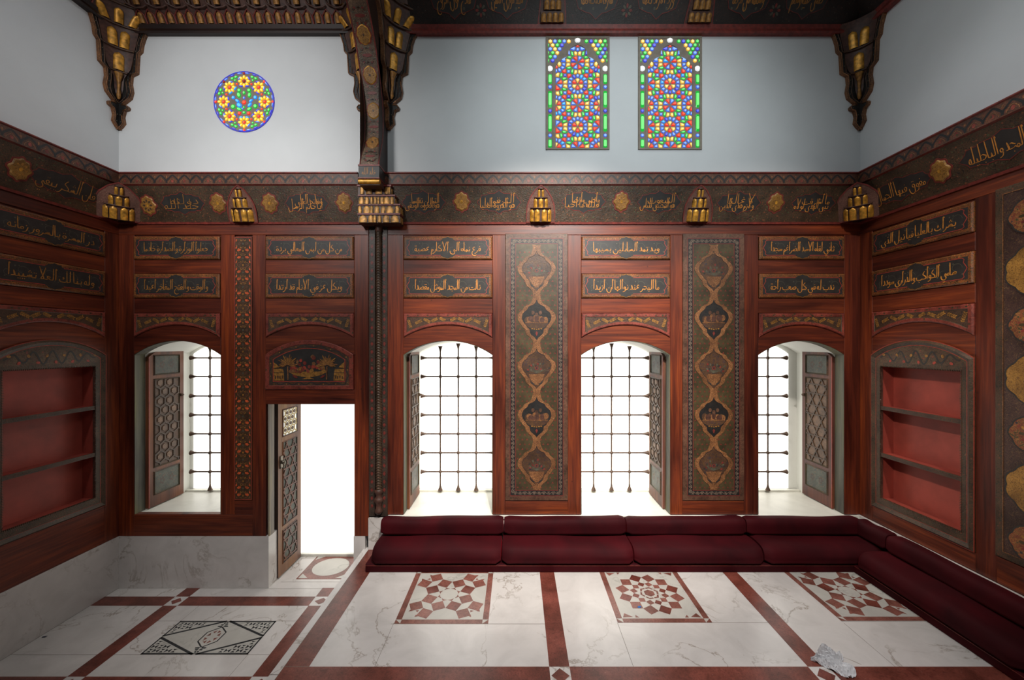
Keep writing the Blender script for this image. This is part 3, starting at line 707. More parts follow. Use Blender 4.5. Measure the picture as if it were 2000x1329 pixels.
grille(-.728, .466, .46, 'iron bar grille in the window beside the spiral column')
grille(1.184, .46, .462, 'iron bar grille in the window between the two tall painted panels')
grille(2.91, .29, .462, 'iron bar grille in the window beside the corner star shutter')

def hexes(mb, x0, x1, z0, z1, w, y, m, bw):
    """honeycomb lattice of strips"""
    r = w/sqrt(3); row = 0; z = z0-r*.2
    seen = set()
    while z < z1+r:
        x = x0+(w/2 if row % 2 else 0)
        while x < x1+w*.6:
            P = [(x+r*sin(pi/3*k), z+r*cos(pi/3*k)) for k in range(6)]
            for k in range(6):
                p, q = P[k], P[(k+1) % 6]; key = (round((p[0]+q[0])*200), round((p[1]+q[1])*200))
                if key in seen: continue
                seen.add(key)
                c = clip_seg(p, q, x0, x1, z0, z1)
                if c: mb.ribbon(list(c), bw, y, m, th=.006)
            if x0+r*.5 < x < x1-r*.5 and z0+r*.5 < z < z1-r*.5:
                mb.prism([(x-r*.5*sin(pi/3*k), z+r*.5*cos(pi/3*k)) for k in range(6)], y+.001, y+.008, 'hex_fill')
            x += w
        row += 1; z += r*1.5
def clip_seg(p, q, x0, x1, z0, z1):
    t0, t1 = 0.0, 1.0; dx, dz = q[0]-p[0], q[1]-p[1]
    for a, b in ((-dx, p[0]-x0), (dx, x1-p[0]), (-dz, p[1]-z0), (dz, z1-p[1])):
        if abs(a) < 1e-9:
            if b < 0: return None
        else:
            t = b/a
            if a < 0: t0 = max(t0, t)
            else: t1 = min(t1, t)
    if t1-t0 < 1e-3: return None
    return ((p[0]+dx*t0, p[1]+dz*t0), (p[0]+dx*t1, p[1]+dz*t1))
def stars(mb, x0, x1, z0, z1, y, m, bw, s):
    """six-pointed star lattice of crossing strips"""
    H = z1-z0
    for d in (pi/3, -pi/3, 0):
        ux, uz = cos(d), sin(d); nx, nz = -uz, ux
        for k in range(-16, 17):
            for off in (s*.42, -s*.42):
                c = k*s*1.5+off; ox, oz = (x0+x1)/2+nx*c, (z0+z1)/2+nz*c
                r = clip_seg((ox-ux*3, oz-uz*3), (ox+ux*3, oz+uz*3), x0, x1, z0, z1)
                if r: mb.ribbon(list(r), bw, y, m, th=.006)
def shutter(wall_x, face, kind, label, W=.47):
    """face +1: shows its front to +X (hinged on the opening's low-X side)"""
    o = empty('window_shutter', label, 'shutter', 'window shutters')
    o.location = (wall_x, YB+.128 if face > 0 else YB+.128+W, ZB+.012); o.rotation_euler = (0, 0, pi/2 if face > 0 else -pi/2)
    H0, H1 = ARS-ZB-.045, ARA-ZB-.035
    A = arc(-W, W, H0, H1, 24)[:13]                              # rises from the hinge to the meeting edge
    top = [(x+W, z) for x, z in A] if face > 0 else [(-x, z) for x, z in A][::-1]
    mb = MB(); poly = [(0, 0), (W, 0)]+top[::-1]
    mb.prism(poly, 0, .036, 'shutter_wood', back=True); mb.build('leaf', o)
    mb = MB(); mb.ribbon([(.004, .0), (.004, H0)] if face > 0 else [(W-.004, 0), (W-.004, H0)], .008, -.002, 'line_red', th=.003); mb.build('edge_strip', o)
    x0, x1 = .16*W, .84*W
    def frame(z0, z1, wd=.018):
        mb = MB(); mb.ring(rect(x0-wd, x1+wd, z0-wd, z1+wd), rect(x0-wd*.4, x1+wd*.4, z0-wd*.4, z1+wd*.4), 0, 'carved_green', -.012)
        mb.ring(rect(x0-wd*.4, x1+wd*.4, z0-wd*.4, z1+wd*.4), rect(x0, x1, z0, z1), -.012, 'olive_field', .0)
        return mb
    for z0, z1, nm in ((1.50, 1.70, 'upper_panel'), (.14, .38, 'lower_panel')):
        mb = frame(z0, z1); mb.prism(rect(x0, x1, z0, z1), -.001, None, 'painted_panel_green')
        for sx in (.3, .7):
            for k in range(5): t = 2*pi*k/5; mb.ell(x0+(x1-x0)*sx+.022*cos(t), (z0+z1)/2+.03*sin(t), .012, .016, -.0018, 'medallion_brown', n=6)
        mb.build(nm, o)
    mb = frame(.45, 1.43); mb.prism(rect(x0, x1, .45, 1.43), -.001, None, 'shutter_ground' if kind == 'hex' else 'hex_fill')
    if kind == 'hex': hexes(mb, x0, x1, .45, 1.43, (x1-x0)/2.6, -.009, 'carved_green', .014)
    else: stars(mb, x0, x1, .45, 1.43, -.009, 'carved_green', .013, .165)
    mb.build('lattice_panel', o)
    mb = MB(); hx = W-.035 if face > 0 else .035
    mb.sphere((hx, -.018, 1.22), .015, 'iron', 10, 6); mb.tube([(hx, 0, 1.22), (hx, -.012, 1.22)], .02, 'iron', 10); mb.build('pull_knob', o)
    return o
shutter(BAY['A'][0]+.04, 1, 'hex', 'open wooden shutter with hexagon lattice, in the window beside the tall empty shelves')
shutter(BAY['C'][0]+.03, 1, 'star', 'narrow-looking open shutter with star lattice, in the window beside the spiral column')
shutter(BAY['D'][1]-.03, -1, 'hex', 'open wooden shutter with honeycomb lattice, between the two tall painted panels')
shutter(BAY['E'][1]-.03, -1, 'star', 'open wooden shutter with star lattice, in the window nearest the corner sofa')

# --- doorway
dx0, dx1 = bX(525), bX(691); dz = bZ(790)
mb = MB(); yb = YD-.03
mb.add([(dx0-.03, .1, 0), (dx0-.03, yb, 0), (dx0-.03, yb, dz), (dx0-.03, .1, dz)], [(0, 1, 2, 3)], 'reveal_white')
mb.add([(dx1, .05, 0), (dx1, yb, 0), (dx1, yb, dz), (dx1, .05, dz)], [(3, 2, 1, 0)], 'reveal_white')
mb.add([(dx0-.03, .05, dz), (dx1, .05, dz), (dx1, yb, dz), (dx0-.03, yb, dz)], [(0, 1, 2, 3)], 'reveal_white')
door = put(mb.build('door_1', kind='structure', label='bright open doorway with a lattice door leaf folded back', cat='door'), 'back', 0, 0, 0)
mb = MB(); mb.box(dx0-.03, dx1, yb-.012, yb, .03, dz, 'lightbox_door'); mb.build('light_panel', door)
mb = MB(); mb.box(dx0-.03, dx1, yb-.05, yb-.012, 0, .03, 'sill_marble'); mb.build('threshold', door)
mb = MB(); mb.box(dx0-.01, dx0+.006, .004, .085, ZD, dz, 'door_jamb'); mb.build('door_frame', door)
W, H = .475, dz-.03
lf = empty('door_leaf', 'tall open lattice door leaf standing in the bright doorway', 'door'); lf.location = (dx0+.012, YB+.15, .015); lf.rotation_euler = (0, 0, pi/2)
mb = MB(); mb.prism(rect(0, W, 0, H), 0, .045, 'door_wood', 'dark_wood', True); mb.build('leaf', lf)
x0, x1 = .2*W, .78*W
def dframe(z0, z1):
    mb = MB(); w = .016; mb.ring(rect(x0-w, x1+w, z0-w, z1+w), rect(x0-.006, x1+.006, z0-.006, z1+.006), 0, 'shutter_wood', -.01); mb.ring(rect(x0-.006, x1+.006, z0-.006, z1+.006), rect(x0, x1, z0, z1), -.01, 'dark_wood', 0); return mb
mb = dframe(1.58, 1.87); mb.prism(rect(x0, x1, 1.58, 1.87), -.001, None, 'glow_pane'); hexes(mb, x0, x1, 1.58, 1.87, .075, -.008, 'lattice_gold', .012); mb.build('upper_panel', lf)
for z0, z1, nm in ((.56, 1.50, 'lattice_panel'), (.13, .49, 'lower_panel')):
    mb = dframe(z0, z1); mb.prism(rect(x0, x1, z0, z1), -.001, None, 'painted_panel_green'); stars(mb, x0, x1, z0, z1, -.008, 'shutter_wood', .016, .15); mb.build(nm, lf)
mb = MB(); mb.box(.03, .075, -.012, 0, 1.22, 1.36, 'steel'); mb.sphere((.052, -.03, 1.29), .024, 'steel'); mb.tube([(.052, -.03, 1.29), (.052, -.04, 1.25), (.052, -.02, 1.22)], .008, 'steel'); mb.build('door_latch', lf)

# ================================================================== STAINED GLASS
def vor(seeds, bound, gap):
    out = []
    for i, (x, z, k) in enumerate(seeds):
        poly = list(bound)
        for j, (a, b, _) in enumerate(seeds):
            if i == j: continue
            d2 = (a-x)**2+(b-z)**2
            if d2 > 220**2 or d2 < 1e-6: continue
            d = sqrt(d2); nx, nz = (a-x)/d, (b-z)/d; lim = (x+a)/2*nx+(z+b)/2*nz-gap
            new = []
            for q in range(len(poly)):
                p, r = poly[q], poly[(q+1) % len(poly)]; sp = p[0]*nx+p[1]*nz-lim; sr = r[0]*nx+r[1]*nz-lim
                if sp <= 0: new.append(p)
                if sp*sr < 0: t = sp/(sp-sr); new.append((p[0]+(r[0]-p[0])*t, p[1]+(r[1]-p[1])*t))
            poly = new
            if len(poly) < 3: break
        if len(poly) >= 3: out.append((poly, k))
    return out
def area(p): return sum(p[i][0]*p[(i+1) % len(p)][1]-p[(i+1) % len(p)][0]*p[i][1] for i in range(len(p)))/2
def stained_rect(n, cxw, label):
    """drawn in a 655 x 1175 grid (x from the centre, z up from the bottom)"""
    zt, zb = bZ(72), bZ(293); k = (zt-zb)/1175.0; T = lambda p: (p[0]*k, p[1]*k)
    root = put(MB().build('window_%d' % n, kind='structure', label=label, cat='window'), 'back', cxw, 0, zb)
    mb = MB(); hw = 330
    mb.prism([T(p) for p in rect(-hw, hw, 0, 1175)], -.006, .0, 'window_plaster')
    for o, i, y in ((rect(-hw, hw, 0, 1175), rect(-hw+22, hw-22, 16, 1175-24), -.014),):
        mb.ring([T(p) for p in o], [T(p) for p in i], y, 'window_plaster'); mb.ring([T(p) for p in i], [T(p) for p in rect(-hw+24, hw-24, 18, 1149)], y, 'window_plaster', -.006)
        mb.ring([T(p) for p in rect(-hw, hw, 0, 1175)], [T(p) for p in o], 0, 'window_plaster', y)
    trefoil = [(-246, 0), (-246, 840)]+[(-246+20, 885), (-190, 925), (-140, 945), (-104, 975), (-100, 1020), (-78, 1060), (-36, 1088), (0, 1096), (36, 1088), (78, 1060), (100, 1020), (104, 975), (140, 945), (190, 925), (226, 885), (246, 840), (246, 0)]
    mb.ribbon([T(p) for p in trefoil], 22*k, -.013, 'window_plaster', th=.007)
    mb.build('window_lattice', root)
    mb = MB(); F = lambda poly, c, s=.62: mb.facet([T(p) for p in (poly if area(poly) > 0 else poly[::-1])], -.014, -.0055, c, s)
    disc = lambda x, z, r, c, m=14: F([(x+r*cos(2*pi*i/m), z+r*sin(2*pi*i/m)) for i in range(m)], c)
    S = []
    off = lambda z: 1240-z                        # picture rows counted down from the top of the photograph crop
    for gx in (-1, 0, 1):
        for gz in range(-1, 4):
            cx = gx*226; cz = off(560+443*gz-(0 if gx == 0 else 221.5)) 
            sx, sz = gx*226, cz+221.5*1
            for q in range(6): t = pi/6+q*pi/3; S.append((cx+42*cos(t), cz+42*sin(t), 'ry'[q % 2]))
            for q in range(14): t = 2*pi*(q+.5)/14; S.append((cx+83*cos(t), cz+83*sin(t), 'b'))
            for dx, dz_ in ((125, 24), (125, -24), (-125, 24), (-125, -24), (24, 124), (-24, 124), (24, -124), (-24, -124)): S.append((cx+dx, cz+dz_, 'y'))
            for q in range(8): t = pi/8+q*pi/4; S.append((sx+46*cos(t), sz+46*sin(t), 'rb'[q % 2]))
            for ex in (-1, 1):
                for ez in (-1, 1):
                    S.append((sx+ex*90, sz+ez*56, 'g')); S.append((sx+ex*56, sz+ez*92, 'g'))
                    mx, mz = sx+ex*113, sz+ez*110
                    S += [(mx-ex*24, mz+ez*22, 'r'), (mx+ex*24, mz-ez*22, 'r'), (mx-ex*20, mz-ez*22, 'b'), (mx+ex*22, mz+ez*24, 'b')]
    U = []
    for s_ in S:
        if s_[1] < -60 or s_[1] > 1160 or abs(s_[0]) > 290: continue
        if all((s_[0]-u[0])**2+(s_[1]-u[1])**2 > 20**2 for u in U): U.append(s_)
    inside = lambda x, z: (abs(x) < 232 and -8 < z < 935 and not (z > 850 and (abs(x)-170)**2+(z-850)**2 > 62**2 and abs(x) > 170)) or (z >= 905 and x*x+(z-985)**2 < 100**2)
    seeds = [u for u in U if inside(u[0], u[1])]
    main = [(-228, 16), (228, 16), (228, 860), (200, 915), (120, 935), (95, 1020), (50, 1075), (0, 1085), (-50, 1075), (-95, 1020), (-120, 935), (-200, 915), (-228, 860)]
    bnd = [(-228, 16), (228, 16), (228, 860), (205, 908), (90, 1045), (0, 1082), (-90, 1045), (-205, 908), (-228, 860)]
    rng = random.Random(n)
    for poly, c in vor(seeds, bnd, 4.2):
        poly = [p for p in poly if True]
        if abs(area(poly)) < 260: continue
        ax = sum(p[0] for p in poly)/len(poly); az = sum(p[1] for p in poly)/len(poly)
        poly = [(max(-100, min(100, x)) if z > 960 else x, z) for x, z in poly]
        if c == 'b' and rng.random() < .25: c = 'c' if rng.random() < .6 else 'v'
        F([(ax+(x-ax)*.97, az+(z-az)*.97) for x, z in poly], c, .58)
    for sx in (-1, 1):                            # honeycomb corners
        for r in range(6):
            for q in range(6):
                x = 283-q*48-(24 if r % 2 else 0); z = off(117+40*r)
                if sx*x == 0 or x < 80: continue
                if (x < 235 and z < 990-(235-x)*.2) or (x < 118 and z < 1115) or (x < 155 and z < 1060) or (x < 180 and z < 1010) or (x < 205 and z < 955) : continue
                c = 'ygbyggbv'[(r*3+q*2+(1 if sx > 0 else 0)) % 8]
                F([(sx*x+23*cos(pi/6+pi/3*i), z+23*sin(pi/6+pi/3*i)) for i in range(6)], c, .66)
            if r % 2: F([(sx*(305+a), off(117+40*r)+b) for a, b in ((-8, -17), (2, -17), (2, 17), (-8, 17))], 'g')
        for a, b in ((455, 560), (630, 805), (872, 1055), (1130, 1222)):
            x = sx*286; F([(x-20, off(a)-10), (x-12, off(a)), (x+12, off(a)), (x+20, off(a)-10), (x+20, off(b)+10), (x+12, off(b)), (x-12, off(b)), (x-20, off(b)+10)], 'g', .72)
        for z in (590, 838, 1092): disc(sx*286, off(z), 20, 'b' if z != 838 else 'v')
        disc(sx*287, off(398), 31, 'w')
    disc(0, off(103), 31, 'w')
    mb.build('glass_pane', root)
stained_rect(5, bX(1128), 'tall stained glass window with green side bars, the one nearer the carved arch')
stained_rect(6, bX(1308), 'tall stained glass window with green side bars, the one nearer the far corner')
# round one
R = 58.5/180.0; root = put(MB().build('window_7', kind='structure', label='round stained glass window with eight yellow flowers', cat='window'), 'back', bX(477.5), 0, bZ(199.5))
mb = MB(); k = R/485.0; c36 = [(R*cos(2*pi*i/48), R*sin(2*pi*i/48)) for i in range(48)]
mb.prism(c36, -.006, 0, 'window_plaster'); mb.ribbon(c36, 12*k, -.010, 'glass_v', closed=True, th=.004); mb.build('window_lattice', root)
mb = MB()
def el(x, z, rx, rz, rot, c, n=10):
    rx *= 1.13; rz *= 1.2
    mb.facet([((x+rx*cos(t)*cos(rot)-rz*sin(t)*sin(rot))*k, (z+rx*cos(t)*sin(rot)+rz*sin(t)*cos(rot))*k) for t in [2*pi*i/n for i in range(n)]], -.013, -.0055, c, .6)
for q in range(8):
    t = q*pi/4; cx, cz = 332*cos(t), 332*sin(t)
    for j in range(8): u = j*pi/4; el(cx+66*cos(u), cz+66*sin(u), 32, 21, u, 'o')
    el(cx, cz, 22, 22, 0, 'd' if q == 2 else 'r')
    el(460*cos(t), 460*sin(t), 20, 20, 0, 'd' if q in (2, 3) else 'r')
    t2 = t+pi/8; el(308*cos(t2), 308*sin(t2), 17, 17, 0, 'r')
    for rr, da in ((420, -.075), (420, .075), (372, 0)): el(rr*cos(t2+da), rr*sin(t2+da), 28 if rr > 400 else 18, 20 if rr > 400 else 15, t2+(pi/2), 'g')
    for da in (-.20, .20): el(388*cos(t2+da), 388*sin(t2+da), 34, 11, t2+da*5.2+.0, 'v' if q % 2 else 'b')
    for da in (-.13, .13): el(258*cos(t2+da*1.5), 258*sin(t2+da*1.5), 34, 12, t2+pi/2+da*4, 'c' if (q+int(da > 0)) % 3 == 0 else 'v')
    for j in range(3): u = t+(j+.5)*pi/12+.0; el(462*cos(u+.03), 462*sin(u+.03), 40, 9, u+pi/2, 'bv'[j % 2])
for x, z, rx, rz, rot, c in ((-80, 185, 30, 28, 0, 'g'), (80, 185, 32, 28, 0, 'g'), (0, 145, 22, 28, 0, 'g'), (-85, 110, 32, 45, .3, 'g'), (88, 110, 28, 40, -.2, 'g'), (0, 62, 16, 22, 0, 'b'),
                            (-175, 68, 26, 26, 0, 'c'), (180, 70, 28, 28, 0, 'c'), (-110, 15, 38, 20, -.6, 'c'), (110, 15, 36, 18, .6, 'c'), (0, -10, 34, 32, 0, 'r'), (-80, -55, 46, 32, -.7, 'c'), (90, -50, 42, 22, .8, 'c'),
                            (-178, -80, 36, 34, 0, 'g'), (182, -72, 34, 34, 0, 'g'), (0, -92, 16, 18, 0, 'g'), (-80, -120, 48, 24, -.4, 'g'), (84, -118, 42, 24, .5, 'g'), (-26, -112, 14, 16, 0, 'b'), (0, -175, 26, 22, 0, 'g'), (-75, -186, 28, 26, 0, 'r'), (75, -186, 28, 26, 0, 'r')):
    el(x, z, rx, rz, rot, c, 12)
mb.build('glass_pane', root)
# ================================================================== PAINTED PANELS
def inscription(wall, u0, u1, z0, z1, text, label, dim=False, group='inscribed panels'):
    cx, cz = (u0+u1)/2, (z0+z1)/2; W, H = (u1-u0)/2-.004, (z1-z0)/2-.004
    mb = MB(); o = rect(-W, W, -H, H); i = rect(-W+.012, W-.012, -H+.012, H-.012); q = rect(-W+.040, W-.032, -H+.040, H-.040) if False else rect(-W+.034, W-.034, -H+.036, H-.036)
    mb.ring(o, o, .012, 'panel_border', -.010); mb.ring(o, i, -.010, 'panel_border', -.018)
    mb.prism(i, -.018, None, 'panel_border')
    p = put(mb.build('inscription_panel', None, label, 'panel', group), wall, cx, 0, cz)
    mb = MB(); mb.prism(q, -.0188, -.018, 'ink_field')
    lobe = lambda s: [(s*a, b) for a, b in ((.062, H-.036), (.058, H-.022), (.022, H-.018), (0, H-.006))]
    for s in (1, -1):
        pl = [(.062, s*(H-.037)), (.056, s*(H-.022)), (.024, s*(H-.018)), (0, s*(H-.006)), (-.024, s*(H-.018)), (-.056, s*(H-.022)), (-.062, s*(H-.037))]
        mb.prism(pl if s > 0 else pl[::-1], -.0192, None, 'ink_field')
    mb.build('cartouche_field', p)
    mb = MB(); e = W-.048; h = H-.042
    half = [(.075, h), (e-.03, h), (e-.012, h-.014), (e-.018, h*.55), (e-.004, h*.3), (e+.010, 0), (e-.004, -h*.3), (e-.018, -h*.55), (e-.012, -h+.014), (e-.03, -h), (.075, -h)]
    for s in (1, -1): mb.ribbon([(s*a, b) for a, b in half], .0062, -.0198, 'line_red')
    for s in (1, -1): mb.ribbon([(.062, s*(H-.032)), (.056, s*(H-.017)), (.024, s*(H-.013)), (0, s*(H-.001)), (-.024, s*(H-.013)), (-.056, s*(H-.017)), (-.062, s*(H-.032))], .004, -.0198, 'dull_gold')
    mb.build('cartouche_border', p)
    mb = MB()
    for k in range(8):
        x = -e*.82+k*e*.234; s = 1 if k % 2 else -1
        mb.ribbon([(x+(.052-.0035*j)*cos(s*j*.42), s*.008+(.052-.0035*j)*sin(s*j*.42)) for j in range(13)], .0032, -.0190-.00012, 'vine_grey')
        mb.ell(x+.05, -s*.045, .007, .007, -.0191, 'vine_grey', n=6); mb.ell(x-.02, s*.05, .006, .006, -.0191, 'vine_grey', n=6)
    mb.build('vine_pattern', p)
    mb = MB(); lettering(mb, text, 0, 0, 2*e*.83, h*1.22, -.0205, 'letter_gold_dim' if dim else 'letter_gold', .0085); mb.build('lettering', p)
    return p
TXT = {
 'A1': 'جعلوا الوزارة والصدارة خادما', 'A2': 'والوقت والفتح المفاخر اعبدا', 'B1': 'من كل من لبس المعالي بردة', 'B2': 'وبكل عز في الانام قد ارتدا',
 'C1': 'فرع نماه الى الاكارم عصبة', 'C2': 'نالت من المجد المؤثل مقصدا', 'D1': 'ويد تمد السائلين بسيبها', 'D2': 'ما البحر عند نوالها ان ازبدا',
 'E1': 'ثاني لقاه الاسد الضراغم سجدا', 'E2': 'ندب له في كل صعب راحة', 'F1': 'بشراك بالعليا فيا نيل الذي', 'F2': 'سامي الكواكب والدراري سوددا',
 'L1': 'در المسرة بالسرور زمانه', 'L2': 'وله بنا لك العلا تشييدا'}
WHERE = {'A': 'above the hexagon-shutter window', 'B': 'above the painted fruit scene over the doorway', 'C': 'above the window beside the spiral column', 'D': 'above the window between the two tall painted panels',
         'E': 'above the window with the star shutter in the corner', 'F': 'above the lit red cupboard shelves', 'L': 'above the dim shelves opposite the corner sofa'}
SIDE = {'F': ('right', .148, 1.092), 'L': ('left', -1.092, -.148)}
for k in 'ABCDEFL':
    wall, u0, u1 = SIDE.get(k) or ('back',)+BAY[k]
    for j, (r, nm) in enumerate(((R1, 'upper'), (R2, 'lower'))):
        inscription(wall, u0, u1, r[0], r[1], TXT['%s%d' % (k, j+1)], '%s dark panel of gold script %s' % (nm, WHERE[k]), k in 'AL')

def spandrel(wall, u0, u1, label):
    cx = (u0+u1)/2; W = (u1-u0)/2-.004; n = 28; zt = SP[1]-.004
    a = arc(-W, W, SP[0]+.004, SPA+.004, n)
    outer = a+[(W, zt), (-W, zt)]
    sh = .035
    def inset(d):
        b = arc(-W+d, W-d, SP[0]+.004+d*1.45, SPA+.004+d, n); return b+[(W-d, zt-d), (-W+d, zt-d)]
    mb = MB(); i1 = inset(.010); i2 = inset(.036)
    mb.ring(outer, outer, .012, 'spandrel_border', -.008); mb.ring(outer, i1, -.008, 'spandrel_border', -.017); mb.ring(i1, i2, -.017, 'spandrel_border'); mb.ring(i2, inset(.041), -.017, 'carved_green', -.013)
    p = put(mb.build('spandrel_panel', None, label, 'panel', 'arched spandrel panels'), wall, cx, 0, 0)
    mb = MB(); mb.prism(inset(.041), -.013, None, 'spandrel_field'); mb.build('painted_field', p)
    mb = MB(); ip = inset(.041); m1, m2 = arc(-W, W, SP[0]+.05, SPA+.045, n), None
    for s in (-1, 1):
        for k, (fx, l) in enumerate(((.12, .05), (.30, .055), (.47, .06), (.66, .06), (.86, .07))):
            x = s*W*fx; j = min(n, max(0, int((x/W+1)/2*n))); zb = ip[j][1]; zz = (zb+zt-.041)/2; rot = s*(-.45 if k % 2 else .5)
            if k == 4: rot = s*1.25
            for q in (-2, -1, 0, 1, 2):
                d = q*l*.26; ex, ez = cos(rot), sin(rot)
                for e in (-1, 1): mb.ell(x+ex*d-ez*e*.009, zz+ez*d+ex*e*.009, .011, .0052, -.0142, 'dull_gold', rot+e*.7, 6)
            mb.ribbon([(x-cos(rot)*l*.6, zz-sin(rot)*l*.6), (x+cos(rot)*l*.6, zz+sin(rot)*l*.6)], .003, -.0140, 'dull_gold')
    xs = [(-.93+.0465*i)*W for i in range(41)]
    mb.ribbon([(x, (ip[min(n, max(0, int((x/W+1)/2*n)))][1]+zt-.041)/2+.012*sin(i*1.2)) for i, x in enumerate(xs)], .003, -.0136, 'near_black')
    mb.build('leaf_pattern', p)
    mb = MB()
    for i in range(9):
        x = -W*.9+i*W*.225; mb.ell(x, zt-.02, .011, .008, -.0176, 'olive_field', n=6); mb.ell(x, zt-.02, .004, .004, -.018, 'near_black', n=5)
    mb.build('dot_border', p)
for k in 'ABCDEFL':
    wall, u0, u1 = SIDE.get(k) or ('back',)+BAY[k]
    spandrel(wall, u0, u1, 'red-edged arched panel of gold sprigs '+WHERE[k].replace('above', 'over'))

